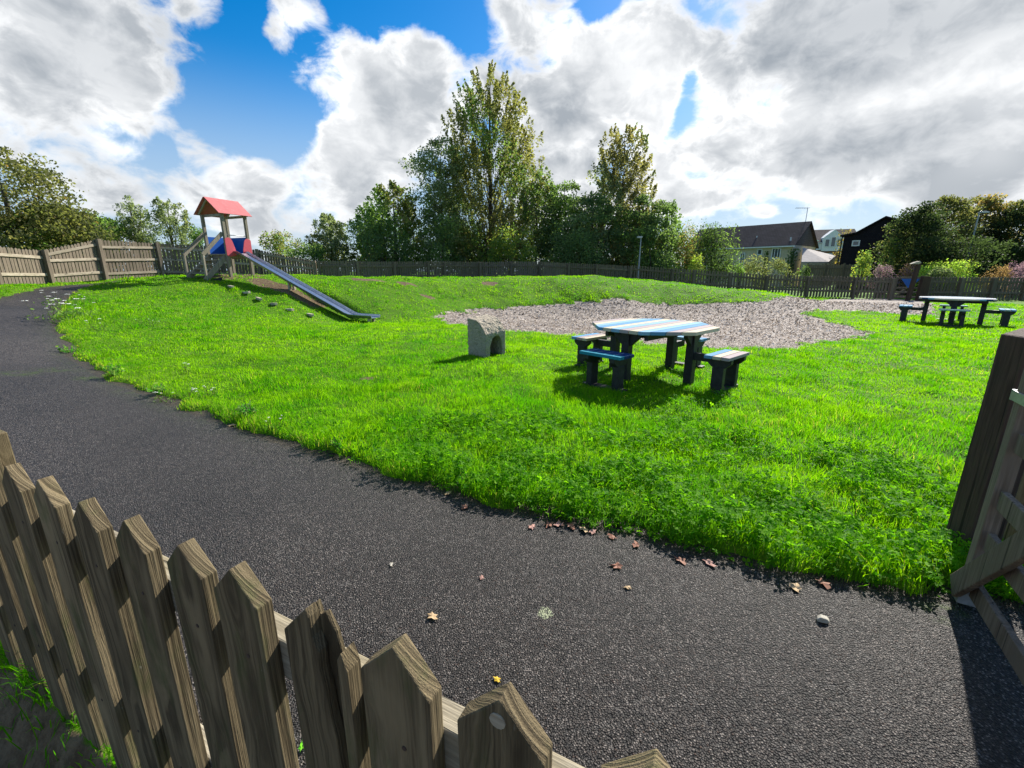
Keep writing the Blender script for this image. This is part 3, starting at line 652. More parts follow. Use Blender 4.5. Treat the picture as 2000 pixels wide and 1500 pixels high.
boundary('boundary_fence', 'tall weathered picket fence with sloping top beside the path and behind the slide', [(-15.1, 8.6), (-15.05, 11.0), (-15.2, 13.2), (-15.5, 15.0), (-15.45, 17.0), (-14.95, 19.2), (-13.5, 20.6), (-11.75, 21.0), (-9.2, 21.1)],
         [1.17, 1.17, 1.17, 1.13, 1.52, 1.45, 1.48, 1.45, 1.08], M['wood_fence_pale'],
         lambda i: {0: ((.35, .35), (.9, .9)), 1: ((.35, .35), (.92, .92)), 2: ((.35, .35), (.92, .90)), 3: ((.32, .34), (.80, .82), (.98, 1.33)), 7: ((.3, .3), (.8, .75), (1.3, .95))}.get(i, ((.28, .28), (.78, .78), (1.25, 1.25))), side=1, post_up=.02)
back_u = [(617, 21.1), (699, 22), (771, 23), (837, 23.7), (869, 24), (938, 24.7), (998, 25.2), (1054, 25.6), (1110, 26), (1165, 26.2), (1229, 26.2)]
bp = [(py(u, 530, y).x, y) for u, y in back_u]
boundary('boundary_fence', 'long dark picket fence along the back in front of the trees', [(-9.05, 21.12)] + bp[1:], [1.12] * 11, M['wood_fence'], lambda i: ((.38, .38), (.88, .88)), pitch=.118)
right_u = [(1232, 26.1), (1314, 25.8), (1357, 25.5), (1428, 25), (1500, 24.5), (1582, 24), (1674, 23.5), (1748, 23.1)]
rp = [(py(u, 530, y).x, y) for u, y in right_u]
boundary('boundary_fence', 'dark slatted fence descending to the right below the houses', rp, [1.16] * len(rp), M['wood_fence'], lambda i: ((.40, .40), (.92, .92)), pitch=.15, pw=.095)
fr_u = [(1818, 22.9), (1882, 22.6), (1945, 22.4), (2010, 22.2), (2075, 22.0)]
fp = [(py(u, 530, y).x, y) for u, y in fr_u]
boundary('boundary_fence', 'dark slatted fence at far right under the pale green hedge', fp, [1.2] * len(fp), M['wood_fence'], lambda i: ((.42, .42), (.95, .95)), pitch=.145, pw=.1)
boundary('boundary_fence', 'picket fence running on behind the open gate at right', [(2.75, 2.12), (4.6, 2.0), (6.4, 1.9)], [1.0, 1.0, 1.0], M['wood_gate'], lambda i: ((.25, .25), (.8, .8)), pitch=.16)

# ------------------------------------------------------------------ near gate at right
def near_gate():
    p = Vector((2.475, 2.06, bz(2.475, 2.06)))
    post = thing('gate_post', 'thick dark brown timber gate post in the right foreground', 'post', p, R(-8))
    m = MB(); s = .074
    m.prism([(-s, -.2), (s, -.2), (s, 1.18), (s * .2, 1.235), (-s, 1.20)], -s, s, lambda a, b, t: (a, t, b)); m.build('shaft', M['wood_dark'], post, bevel=.008)
    m = MB(); m.box((.03, -s - .004, 1.03), (.06, .008, .14)); m.tube([(.03, -s - .008, 1.06), (.03, -s - .02, 1.06)], .012, 8); m.tube([(.03, -s - .008, 1.0), (.03, -s - .02, 1.0)], .012, 8)
    m.build('hinge_plate', M['galv'], post, bevel=.001)
    g0 = Vector((2.10, 1.70, 0)); gd = Vector((-.5, -.866, 0)); rz = math.atan2(gd.y, gd.x)
    g = thing('wooden_gate', 'grey wooden barred gate standing open at the right edge', 'gate', g0, rz)
    m = MB(); m.box((0, 0, .70), (.055, .055, 1.32)); m.build('stile', M['wood_gate'], g, bevel=.004)
    m = MB(); m.box((1.18, 0, .70), (.055, .055, 1.32)); m.build('stile', M['wood_gate'], g, bevel=.004)
    for z in (.12, .36, .56, .82, 1.18):
        m = MB(); m.box((.595, 0, z), (1.10, .026, .085)); m.build('rail', M['wood_gate'], g, bevel=.004)
    m = MB(); m.bar((-.02, -.042, .07), (.84, -.042, 1.06), .026, .10); m.build('brace', M['wood_gate'], g, bevel=.004)
    m = MB(); m.box((.15, .0305, 1.0), (.40, .006, .042)); m.box((.15, -.0305, 1.0), (.40, .006, .042)); m.box((-.046, 0, 1.0), (.014, .067, .045)); m.build('hinge_strap', M['galv'], g, bevel=.001)
    m = MB(); m.box((.0, .0, .055), (.06, .075, .07)); m.tube([(-.06, 0, .03), (-.06, 0, .12)], .012, 8); m.bar((-.06, 0, .08), (.02, 0, .08), .02, .02); m.build('hinge_pin', M['galv'], g, bevel=.001)
near_gate()

# ------------------------------------------------------------------ octagonal picnic tables
def picnic_table(label, loc, rz, cols, seat_cols):
    root = thing('picnic_table', label, 'picnic table', loc, rz, 'octagonal picnic tables')
    Rr, zt, th, npl = .80, .745, .045, 12; m = MB(); c = Rr * math.tan(R(22.5)); pw = 2 * Rr / npl
    def half(y):
        y = abs(y); return Rr if y <= c else Rr - (y - c)
    for k in range(npl):                      # planks run along local x
        y0, y1 = -Rr + k * pw + .006, -Rr + (k + 1) * pw - .006
        if y0 < -c < y1: ys = [y0, -c, y1]
        elif y0 < c < y1: ys = [y0, c, y1]
        else: ys = [y0, y1]
        pts = [(half(y), y) for y in ys] + [(-half(y), y) for y in ys[::-1]]
        m.prism(pts, zt - th, zt, lambda a, b, t: (a, b, t), M[cols[k % len(cols)]])
    m.build('tabletop', None, root, bevel=.004)
    m = MB()
    for sgn in (-1, 1):
        m.box((0, sgn * .30, zt - th - .045), (1.30, .05, .086)); m.box((sgn * .42, 0, zt - th - .046), (.05, .548, .084))
    m.build('frame', M['recycled'], root, bevel=.004)
    for q in range(4):
        a = q * math.pi / 2; Rm = Matrix.Rotation(a, 4, 'Z')
        m = MB(); m.box((.60, 0, .35), (.11, .11, .71)); m.prism([(-.20, .70), (.20, .70), (.20, .64), (.07, .52), (-.07, .52), (-.20, .64)], .57, .63, lambda p, r, t: (t, p, r)); lg = m.build('leg', M['recycled'], root, bevel=.006); lg.matrix_local = Rm
        s = MB(); w0 = .095
        for j in range(3): s.box((1.06 + (j - 1) * .105, 0, .455), (w0, .62, .04), m=M[seat_cols[q][j]])
        st = s.build('seat', None, root, bevel=.004); st.matrix_local = Rm
        b = MB(); b.box((.78, 0, .385), (.34, .07, .095)); b.build('beam', M['recycled'], st, bevel=.005)
        for e in (-1, 1):
            b = MB(); b.prism([(.92, .434), (1.21, .434), (1.21, .385), (1.15, .33), (.98, .33), (.92, .385)], e * .20 - .035, e * .20 + .035, lambda p, r, t: (p, t, r)); b.build('bracket', M['recycled'], st, bevel=.005)
            b = MB(); b.box((1.065, e * .20, .165), (.14, .085, .335)); b.build('leg', M['recycled'], st, bevel=.006)
        b = MB(); b.box((1.065, 0, .02), (.13, .62, .04)); b.build('foot_board', M['recycled'], st, bevel=.005)
    return root
tc = Vector((1.98, 6.15)); pa = math.atan2(.67, .74)
picnic_table('octagonal picnic table of blue and cream planks beside the standing stone', (tc.x, tc.y, bz(tc.x, tc.y) + .03), pa,
             ['cream', 'lilac', 'sky', 'pale_blue', 'cream', 'lilac', 'pale_blue', 'cream', 'sky', 'pale_blue'],
             [('pale_blue', 'sky', 'lilac'), ('cream', 'lilac', 'sky'), ('navy', 'navy', 'teal'), ('sky', 'cream', 'lilac')])
t2 = hit(1855, 633)
picnic_table('farther picnic table with pale blue top near the right hand fence', (t2.x, t2.y, bz(t2.x, t2.y) + .02), R(-46 + 2),
             ['cream', 'pale_blue', 'navy', 'lilac', 'cream', 'sky', 'pale_blue', 'cream', 'lilac', 'sky'],
             [('pale_blue', 'mint', 'sky'), ('mint', 'mint', 'teal'), ('sky', 'pale_blue', 'sky'), ('teal', 'teal', 'mint')])

# ------------------------------------------------------------------ standing stone with arched hollow
def stone():
    p = hit(951, 698); root_loc = (p.x, p.y, bz(p.x, p.y) - .02)
    m = MB(); m.prism([(-.235, 0), (-.235, .50), (-.19, .57), (-.10, .67), (-.02, .715), (.235, .735), (.235, 0)], -.235, .235, lambda a, b, t: (t, a, b + t * .03))
    o = m.build('standing_stone', M['stone'])
    c = MB(); c.prism([(-.135, -.1), (.16, -.1), (.165, .25), (.14, .37), (.08, .435), (0, .44), (-.07, .40), (-.12, .29)], -.4, .12, lambda a, b, t: (a, t, b)); cut = c.build('cutter')
    bl = o.modifiers.new('arch', 'BOOLEAN'); bl.operation = 'DIFFERENCE'; bl.object = cut; bpy.context.view_layer.update()
    me = bpy.data.meshes.new_from_object(o.evaluated_get(bpy.context.evaluated_depsgraph_get())); o.modifiers.clear(); o.data = me; bpy.data.objects.remove(cut)
    o.location = root_loc; o.rotation_euler = (R(2), R(-2), R(45))
    rm = o.modifiers.new('remesh', 'REMESH'); rm.mode = 'VOXEL'; rm.voxel_size = .009; rm.use_smooth_shade = True
    for nm, sc, st in (('lumps', .10, .022), ('grit', .03, .024)):
        tx = bpy.data.textures.new('stone ' + nm, 'CLOUDS'); tx.noise_scale = sc; tx.noise_depth = 3
        d = o.modifiers.new(nm, 'DISPLACE'); d.texture = tx; d.strength = st; d.mid_level = .5
    tag(o, 'squat rough granite block with an arched hollow, left of the picnic table', 'stone')
stone()

# ------------------------------------------------------------------ slide tower
TK = .89
def slide_tower():
    root = thing('slide_tower', 'wooden play tower with faded red roof and long steel slide on the mound', 'slide', SLIDE_O, SLIDE_A); root.scale = (TK, TK, TK)
    hx, hy, PW = .6, .5, .11; PH = .92
    for sx in (-1, 1):
        for sy in (-1, 1):
            m = MB(); m.box((sx * hx, sy * hy, 1.14), (PW, PW, 2.68)); m.build('post', M['wood_tower'], root, bevel=.008)
    m = MB(); m.box((0, 0, PH - .03), (2 * hx - PW - .01, 2 * hy + .06, .05)); m.build('platform', M['wood_tower'], root, bevel=.004)
    m = MB()
    for sx in (-1, 1): m.box((sx * (hx - .08), 0, PH - .115), (.05, 2 * hy - .12, .11))
    for sy in (-1, 1): m.box((0, sy * (hy - .08), PH - .125), (2 * hx - .3, .05, .11))
    m.build('joist_frame', M['wood_tower'], root, bevel=.004)
    ez, rzd, ov = 2.46, 3.10, .14                     # roof: ridge along local y
    ex = hx + .17; ey = hy + .22
    for sx in (-1, 1):
        m = MB(); n = Vector((sx * (rzd - ez), 0, ex)).normalized() * .022
        a, b = Vector((sx * ex, 0, ez)), Vector((sx * .012, 0, rzd)); vs = []
        for y in (-ey, ey):
            for p in (a, b, b + n, a + n): vs.append((p.x, y, p.z))
        m.add(vs, [(0, 1, 2, 3), (7, 6, 5, 4), (0, 4, 5, 1), (1, 5, 6, 2), (2, 6, 7, 3), (3, 7, 4, 0)]); m.build('roof_panel', M['red'], root, bevel=.003)
    m = MB()
    for sy in (-1, 1):
        for sx in (-1, 1): m.bar((sx * (ex - .10), sy * (hy + .09), ez + .02), (sx * .03, sy * (hy + .09), rzd - .06), .045, .08)
        m.bar((-hx, sy * (hy - .078), ez - .02), (hx, sy * (hy - .078), ez - .02), .045, .1)
    m.build('rafter', M['wood_tower'], root, bevel=.003)
    zb, zt = PH - .02, 1.62
    m = MB(); m.box((-hx, 0, (zb + zt) / 2), (.02, 2 * hy - PW - .01, zt - zb)); m.build('blue_panel', M['blue_panel'], root, bevel=.003)
    m = MB(); m.box((0, hy, (zb + zt) / 2), (2 * hx - PW - .01, .02, zt - zb)); m.build('blue_panel', M['blue_panel'], root, bevel=.003)
    m = MB(); m.tube([(hx, -hy + .055, 1.66), (hx, hy - .055, 1.66)], .017, 8); m.build('grab_rail', M['galv'], root, smooth=True)
    for sy in (-1, 1):
        pts = [(.44, zb - .10), (.16, zb - .06), (.17, zb + .20), (.27, zb + .55), (.34, zb + .64), (.44, zb + .66), (.57, zb + .60), (.57, zb - .05)]
        m = MB(); m.prism([(sy * a, b) for a, b in pts], hx + PW / 2 + .002, hx + PW / 2 + .022, lambda a, b, t: (t, a, b)); m.build('red_panel', M['red_panel'], root, bevel=.003)
    L = 1.0                                            # stairs leave on local -y
    for sx in (-1, 1):
        x = sx * (hx - .02)
        g = ground_local(root, x, -hy - L); m = MB(); m.box((x, -hy - L, (g + .82) / 2 - .05), (.09, .07, .82 - g + .1)); m.build('newel_post', M['wood_tower'], root, bevel=.005)
        m = MB(); m.bar((x, -hy - L - .01, .84), (x, -hy - .07, 1.72), .045, .15); m.build('handrail', M['wood_tower'], root, bevel=.005)
        m = MB(); m.bar((x - sx * .07, -hy - L - .02, g - .02), (x - sx * .07, -hy - .03, PH - .12), .045, .19); m.build('stringer', M['wood_tower'], root, bevel=.005)
    for k in range(4):
        f = (k + .6) / 4.6; m = MB(); m.box((0, -hy - L * (1 - f), .02 + f * (PH - .1)), (2 * hx - .24, .16, .04)); m.build('tread', M['wood_tower'], root, bevel=.004)
    # chute: local x runs down the slide
    e = hit(735, 631); ca, sa = math.cos(SLIDE_A), math.sin(SLIDE_A)
    ew = Vector((e.x - SLIDE_O.x, e.y - SLIDE_O.y)); yend = -ew.x * sa + ew.y * ca; xe = ew.x * ca + ew.y * sa; ze = bz(e.x, e.y) - SLIDE_O.z + .17; yend, xe, ze = yend / TK, xe / TK, ze / TK
    zs = PH + .03; x0, x1 = hx - .02, xe - 1.15
    path = [(x0, zs), (x0 + .30, zs - .01), (x0 + .48, zs - .09)]
    for k in range(1, 9):
        f = k / 9; path.append((x0 + .48 + (x1 - x0 - .48) * f, zs - .09 + (ze - zs + .09) * f))
    path += [(x1 - .18, ze + .06), (x1 + .02, ze + .012), (x1 + .25, ze), (xe, ze)]
    prof = [(-.265, .085), (-.25, .09), (-.235, .08), (-.225, .015), (-.20, 0), (.20, 0), (.225, .015), (.235, .08), (.25, .09), (.265, .085), (.26, .06), (.235, -.012), (.21, -.016), (-.21, -.016), (-.235, -.012), (-.26, .06)]
    m = MB(); n = len(prof); vs = []; fs = []
    for i, (px_, pz_) in enumerate(path):
        a = path[max(i - 1, 0)]; b = path[min(i + 1, len(path) - 1)]; d = Vector((b[0] - a[0], b[1] - a[1])).normalized(); yo = yend * (px_ - x0) / (xe - x0)
        for (q, r) in prof: vs.append((px_ - d.y * r, q + yo, pz_ + d.x * r))
    for i in range(len(path) - 1):
        for k in range(n): fs.append((i * n + k, i * n + (k + 1) % n, (i + 1) * n + (k + 1) % n, (i + 1) * n + k))
    fs += [tuple(range(n)), tuple((len(path) - 1) * n + k for k in range(n))[::-1]]
    m.add(vs, fs); m.build('chute', M['steel'], root, bevel=0)
    for f, nm in ((.42, 'support_post'), (.97, 'support_post')):
        xx = x0 + (xe - x0) * f; yo = yend * f
        zz = np.interp(xx, [p[0] for p in path], [p[1] for p in path]) - .03
        for sy in (-.11, .11):
            g = ground_local(root, xx, yo + sy); m = MB(); m.box((xx, yo + sy, (zz + g) / 2 - .06), (.09, .09, max(.1, zz - g) + .10)); m.build(nm, M['log'], root, bevel=.004)
def ground_local(root, lx, ly):
    a = SLIDE_A; lx, ly = lx * TK, ly * TK; x = SLIDE_O.x + lx * math.cos(a) - ly * math.sin(a); y = SLIDE_O.y + lx * math.sin(a) + ly * math.cos(a)
    return (float(ground_z(x, y)[0]) - SLIDE_O.z) / TK
slide_tower()
STEPN = ['topmost pale timber step in the grass by the slide', 'second timber step from the top beside the slide', 'third timber step down the grassy mound', 'fourth timber step, below the middle of the slide',
         'fifth timber step, second from the bottom of the flight', 'lowest timber step near the foot of the slide']
for i, (u, v) in enumerate(((452, 565), (482, 576), (506, 588), (535, 599), (566, 610), (606, 620))):
    p = hit(u, v); m = MB(); m.box((0, 0, 0), (.36, .085, .075)); o = m.build('timber_step', M['log'], bevel=.006); o.location = (p.x, p.y, bz(p.x, p.y) + .075); o.rotation_euler = (0, R(random.Random(i).uniform(-5, 5)), R(-38 + 6 * math.sin(i * 2)))
    tag(o, STEPN[i], 'step', 'timber steps up the mound')
p = hit(413, 551); m = MB(); m.prism([(-.36, 0), (.30, -.02), (.36, .16), (.02, .05)], 0, .03, lambda a, b, t: (a, t, b)); m.prism([(-.33, .0), (.3, 0), (.28, .02), (-.2, .02)], .03, .30, lambda a, b, t: (a, t, b))  # plain dark wedge-shaped board set into the mound
o = m.build('dark_wedge', M['black_board']); o.location = (p.x, p.y, bz(p.x, p.y) + .02); o.rotation_euler = (0, 0, R(25)); tag(o, 'small black wedge poking out of the mound below the tower stairs', 'rubber sheet')

# ------------------------------------------------------------------ trees and shrubs
def leaves(cent, size, seed, aspect=.62, up=0.0):
    g = np.random.RandomState(seed); n = len(cent); a = g.normal(size=(n, 3)); a[:, 2] += up; a /= np.linalg.norm(a, axis=1)[:, None]
    b = np.cross(a, g.normal(size=(n, 3))); b /= np.linalg.norm(b, axis=1)[:, None] + 1e-9
    s = size * g.uniform(.6, 1.3, n)[:, None]; a = a * s / 2; b = b * s / 2 * aspect
    P = np.stack([cent - a, cent + b - a * .1, cent + a, cent - b - a * .1], 1); F = np.arange(n * 4).reshape(n, 4); return P.reshape(-1, 3), F
def tree(label, u, y, v_top, prof, kind, n=9000, leaf=.16, angle=55, seed=1, name='tree', cat='tree', group=None, trunk_r=.16, nb=70, spread=.22, bare=.12, drift=0.0, mix=None, gz=None):
    top = py(u, v_top, y); g0 = bz(top.x, y) if gz is None else gz; H = top.z - g0
    root = thing(name, label, cat, (top.x, y, g0 - .05), 0, group); g = np.random.RandomState(seed)
    ts = np.array([p[0] for p in prof]); rsx = np.array([p[1] for p in prof]) * y / FPX * 1.03   # half widths given in photo pixels at this distance
    m = MB(); tp = [(drift * (k / 6) ** 2 + g.normal(0, .06), g.normal(0, .06), H * .93 * k / 6) for k in range(7)]; m.tube(tp, [trunk_r * (1 - .92 * k / 6) for k in range(7)], 8)
    n = int(n * 2.0); cents, tints = [], []; up = angle > 55
    def ball(q): 
        d = g.normal(size=(q, 3)); d /= np.linalg.norm(d, axis=1)[:, None] + 1e-9; return d * (g.rand(q) ** .45)[:, None]
    wsum = np.interp(np.linspace(ts[0], .99, 60), ts, rsx); cdf = np.cumsum(wsum) / wsum.sum()
    nsh = int(nb * (3.6 if up else 2.0)); per = n // nsh
    for k in range(nsh):
        zt = float(np.interp(g.rand(), cdf, np.linspace(ts[0], .99, 60))); az = g.uniform(0, 6.283); env = np.interp(zt, ts, rsx) * g.uniform(.8, 1.1)
        rad = env * (g.uniform(.05, 1.0) ** .45); ca, sa = math.cos(az), math.sin(az); tip = np.array([drift * zt * zt + rad * ca, rad * sa, zt * H])
        z0 = max(.05 * H, tip[2] - math.tan(R(angle)) * rad - .05 * H); st = np.array([drift * (z0 / H) ** 2, 0, z0]); mid = st * .5 + tip * .5 + np.array([rad * .15 * ca, rad * .15 * sa, -.03 * H * (not up)])
        if k % 3 == 0: m.tube([st, mid, tip], [max(.012, trunk_r * .3 * (1 - zt) + .012), .014, .005], 4)
        bt = g.uniform(.02, .72)
        if up:                              # upswept shoots
            L_ = H * g.uniform(.055, .105); lean = np.array([ca * .30, sa * .30, 1.0]) + g.normal(0, .12, 3); q = g.rand(per)[:, None]
            wd = (.42 + .20 * env) * spread * 3.0; c = tip + lean * (q - .85) * L_ + ball(per) * wd * (1.15 - q) * np.array([1, 1, .8])
            if zt > .72: keep = g.rand(per) > bare * 3 * (zt - .6); c = c[keep]
        else:                               # layered leafy sprays
            s0 = (.35 + .22 * env) * g.uniform(.7, 1.25); c = tip + ball(per) * s0 * np.array([1.15, 1.15, .55]) + np.array([0, 0, -.1])
        cents.append(c); tints.append(np.clip(bt + g.normal(0, .15, len(c)), 0, 1))
    m.build('trunk', M['bark_trunk'], root)
    C = np.vstack(cents); ok = C[:, 2] > .12; T = np.concatenate(tints)[ok]; C = C[ok]
    P, F = leaves(C, leaf * 1.12, seed + 50); o = npmesh('crown', P, F, M['leaf_' + kind], root, tint=np.repeat(T, 4))
    if mix:
        o.data.materials.append(M['leaf_' + mix[0]]); sel = (g.rand(len(F)) < mix[1] * np.clip(1.6 * np.sin(C[:, 0] * 1.1 + C[:, 2] * .7 + seed), 0, 1)).astype(np.int32); o.data.polygons.foreach_set('material_index', sel)
    return root
def shrub(label, u, y, v_top, half_px, kind, n=3500, leaf=.11, seed=1, name='shrub', cat='shrub', group=None, depth=.8, gz=None, mix=None, lump=14):
    top = py(u, v_top, y); g0 = bz(top.x, y) if gz is None else gz; H = top.z - g0; rx = half_px * y / FPX; g = np.random.RandomState(seed)
    root = thing(name, label, cat, (top.x, y, g0 - .05), 0, group); m = MB(); C, T = [], []
    for k in range(lump):
        a = g.uniform(0, 6.283); rr = math.sqrt(g.uniform(0, .8)); zc = g.uniform(.25, .92) if k > 2 else .9; k2 = math.sqrt(max(.05, 1 - (max(0, zc - .35) / .72) ** 2))
        c = np.array([rx * rr * k2 * math.cos(a), rx * depth * rr * k2 * math.sin(a), H * zc]); s = np.array([rx * .26, rx * .26 * depth, H * .16]) * g.uniform(.7, 1.25)
        nn = n // lump; d = g.normal(size=(nn, 3)); d /= np.linalg.norm(d, axis=1)[:, None]; d *= g.uniform(.35, 1.25, nn)[:, None] ** .6
        C.append(c + d * s * 1.25); T.append(np.clip(g.uniform(.1, .8) + g.normal(0, .15, nn), 0, 1)); m.tube([(c[0] * .1, c[1] * .1, 0), tuple(c * np.array([.6, .6, .6])), tuple(c)], [.03, .018, .006], 5)
    m.build('stem', M['bark_trunk'], root); C = np.vstack(C); T = np.concatenate(T); ok = C[:, 2] > .03; C, T = C[ok], T[ok]
    P, F = leaves(C, leaf, seed + 9); o = npmesh('foliage', P, F, M['leaf_' + kind], root, tint=np.repeat(T, 4))
    if mix:
        o.data.materials.append(M['leaf_' + mix[0]]); o.data.polygons.foreach_set('material_index', (g.rand(len(F)) < mix[1]).astype(np.int32))
    return root
POP = [(.08, .7), (.25, 1.0), (.5, .9), (.75, .55), (.92, .28), (1, .08)]
def P_(hw, pr=POP): return [(a, b * hw) for a, b in pr]
RND = [(.10, .55), (.3, .95), (.55, 1.0), (.8, .75), (.95, .4), (1, .12)]
FEATH = [(.06, .6), (.3, .95), (.6, .95), (.85, .7), (.97, .4), (1, .2)]
# left
tree('large olive brown tree leaning in at the left edge behind the fence', -22, 27, 266, P_(104, RND), 'muted', 7500, .17, 30, 11, nb=62, trunk_r=.25, mix=('brownish', .6), spread=.2)
tree('low olive tree right of the leaning tree at left', 105, 29, 396, P_(85, RND), 'muted', 7000, .17, 30, 12, nb=60, mix=('green', .5))
tree('small rounded green tree behind the left fence', 165, 31, 404, P_(52, RND), 'green', 5000, .17, 30, 13, nb=50)
tree('thin feathery tree, left of the pair behind the tall fence', 248, 33, 379, P_(36, FEATH), 'silver', 5200, .12, 70, 14, nb=60, spread=.22, bare=.2, mix=('olive', .9))
tree('feathery tree nearer the slide tower, right of the pair behind the tall fence', 322, 33, 384, P_(46, FEATH), 'silver', 6000, .12, 70, 15, nb=60, spread=.2, bare=.2, mix=('olive', .9))
shrub('small grey green bush just behind the tower stairs', 385, 30, 448, 16, 'green', 900, .13, 16)
shrub('dark shrub added behind the pickets to close sky gaps under the play tower', 440, 27, 490, 75, 'dark', 3500, .16, 91)  # added to block the bright sky between the fence pickets
shrub('round olive bush right of the slide tower', 530, 32, 456, 30, 'olive', 2000, .14, 17, mix=('green', .4))
shrub('loose pale bush between the round bush and the trees', 572, 34, 462, 32, 'brownish', 1500, .14, 18, mix=('green', .5))
shrub('low dark bush behind the fence beside the slide', 600, 30, 480, 38, 'dark', 2200, .14, 19, mix=('green', .5))
tree('small olive tree with feathery tips left of the tall clump', 640, 33, 414, P_(42, FEATH), 'silver', 6500, .13, 68, 20, nb=60, mix=('olive', .7))
tree('slim tree at the left end of the tall clump', 712, 34, 392, P_(34, FEATH), 'green', 4500, .15, 66, 21, nb=55, mix=('olive', .5))
tree('bushy green tree left of the silvery branching tree', 765, 33, 354, P_(62, FEATH), 'green', 9500, .15, 66, 22, nb=90, mix=('olive', .7))
shrub('dark bush under the bushy green tree', 735, 31, 440, 62, 'dark', 4500, .14, 23)
shrub('dark bush at the foot of the tall poplar', 845, 31, 430, 62, 'dark', 5000, .14, 24, mix=('green', .25))
tree('silvery branching tree leaning left beside the tall poplar', 858, 33, 262, P_(60, [(.1, .7), (.3, .95), (.5, .75), (.7, .85), (.85, .8), (.95, .55), (1, .2)]), 'silver', 8500, .15, 52, 25, nb=75, spread=.17, mix=('green', .4))
tree('tallest poplar with golden green tapering crown', 955, 35, 120, P_(82, [(.06, .85), (.2, 1.2), (.45, 1.22), (.62, 1.14), (.78, .92), (.9, .62), (.97, .38), (1, .15)]), 'olive', 30000, .155, 70, 26, nb=190, trunk_r=.28, spread=.14, mix=('green', .6))
shrub('yellow green shrub at the foot of the tall poplar', 1000, 30, 452, 48, 'yellow', 4200, .13, 27, mix=('green', .55))
tree('pale green tree right of the tall poplar', 1050, 35, 322, P_(52, FEATH), 'silver', 7000, .15, 66, 28, nb=70, mix=('green', .7), bare=.2)
tree('dark green tree between the two tall trees', 1105, 34, 345, P_(48, RND), 'dark', 7500, .15, 50, 29, nb=70, mix=('green', .5))
tree('greyish poplar with reddish tips, second tallest', 1222, 34, 240, P_(88, [(.06, .9), (.25, 1.05), (.42, .92), (.55, .74), (.75, .66), (.9, .55), (.97, .38), (1, .2)]), 'brownish', 21000, .15, 66, 30, nb=150, trunk_r=.25, spread=.14, mix=('silver', .8), bare=.2)
tree('dark tree in front of the greyish poplar, left side', 1160, 32, 372, P_(62, RND), 'dark', 7500, .15, 50, 31, nb=70, mix=('silver', .4))
tree('dark green tree in front of the greyish poplar, right side', 1265, 32, 376, P_(60, RND), 'dark', 7000, .15, 50, 32, nb=70, mix=('green', .6))
tree('sparse spiky tree sloping down to the right of the clump', 1316, 32, 385, P_(38, [(.06, .9), (.4, .95), (.7, .6), (1, .1)]), 'green', 3200, .14, 62, 33, nb=50, bare=.3, mix=('dark', .5))
shrub('dark bush left of the lamp column', 1120, 29.5, 455, 60, 'dark', 4500, .13, 34)
shrub('dark bush right of the lamp column', 1285, 30, 450, 52, 'dark', 4000, .13, 35, mix=('green', .3))
shrub('rust tinted bush beside the round bush', 1342, 31, 448, 30, 'rust', 3600, .12, 36, mix=('green', .5), lump=20)
shrub('small yellow shrub just behind the fence', 1358, 28.5, 500, 20, 'yellow', 1100, .11, 37, mix=('lime', .3))
shrub('round dark green bush left of the cream house', 1398, 31, 446, 46, 'deep', 8500, .12, 38, mix=('green', .35), lump=30)
shrub('spreading grey green ivy mound in front of the cream house', 1495, 33, 506, 54, 'muted', 4200, .11, 39, mix=('silver', .35), gz=-.1)
shrub('small pale shrub at left of the ivy mound', 1447, 31, 518, 16, 'green', 900, .10, 40, mix=('green', .4))
shrub('small dark shrub by the grey board fence', 1573, 33, 522, 16, 'deep', 800, .11, 41, mix=('green', .3))
shrub('wispy yellow green tree top in front of the brick house', 1655, 46, 454, 20, 'muted', 900, .16, 42, mix=('rust', .4))
shrub('light green bush left of the big dark tree', 1690, 28, 494, 20, 'green', 1300, .11, 43, mix=('yellow', .4))
shrub('olive bush against the black barn', 1748, 29, 468, 20, 'olive', 1600, .12, 44, mix=('green', .5))
tree('dark glossy evergreen tree in front of the black barn', 1808, 29, 392, P_(50, RND), 'deep', 8500, .13, 45, 45, nb=90, mix=('muted', .3))
tree('brown green tree with ragged top behind the evergreen', 1858, 32, 380, P_(58, RND), 'muted', 8000, .15, 45, 46, nb=70, mix=('brownish', .5))
tree('golden autumn tree behind the right lamp', 1930, 33, 378, P_(56, RND), 'muted', 8000, .15, 42, 47, nb=70, mix=('rust', .55))
tree('dull green tree at the right edge', 2005, 31, 388, P_(55, RND), 'deep', 8000, .15, 42, 48, nb=80, mix=('muted', .6))
shrub('dark undergrowth under the right hand trees', 1860, 28, 470, 85, 'deep', 5500, .13, 49)
shrub('dark undergrowth at the right edge', 1985, 28, 475, 50, 'deep', 3500, .13, 50)
shrub('pale lime ornamental hedge over the right fence', 1868, 25, 512, 78, 'lime', 7000, .08, 51, depth=.35, lump=30, mix=('yellow', .3), cat='hedge', name='hedge')
shrub('silvery low shrub under the lime hedge', 1850, 24.2, 526, 48, 'silver', 2600, .08, 52, depth=.3, mix=('deep', .3))
shrub('reddish heather right of the lime hedge', 1950, 24.3, 522, 32, 'red_heath', 2600, .06, 53, depth=.4)
shrub('lilac flowering heather at the far right', 1992, 24.6, 512, 32, 'purple', 2600, .06, 54, depth=.5)
shrub('purple heather behind the fence left of the far gate', 1725, 25.2, 521, 30, 'purple', 2400, .06, 55, depth=.5, mix=('deep', .3))
shrub('reddish heather beside the far gate', 1775, 25, 520, 18, 'red_heath', 1400, .06, 56, depth=.5, mix=('purple', .3))

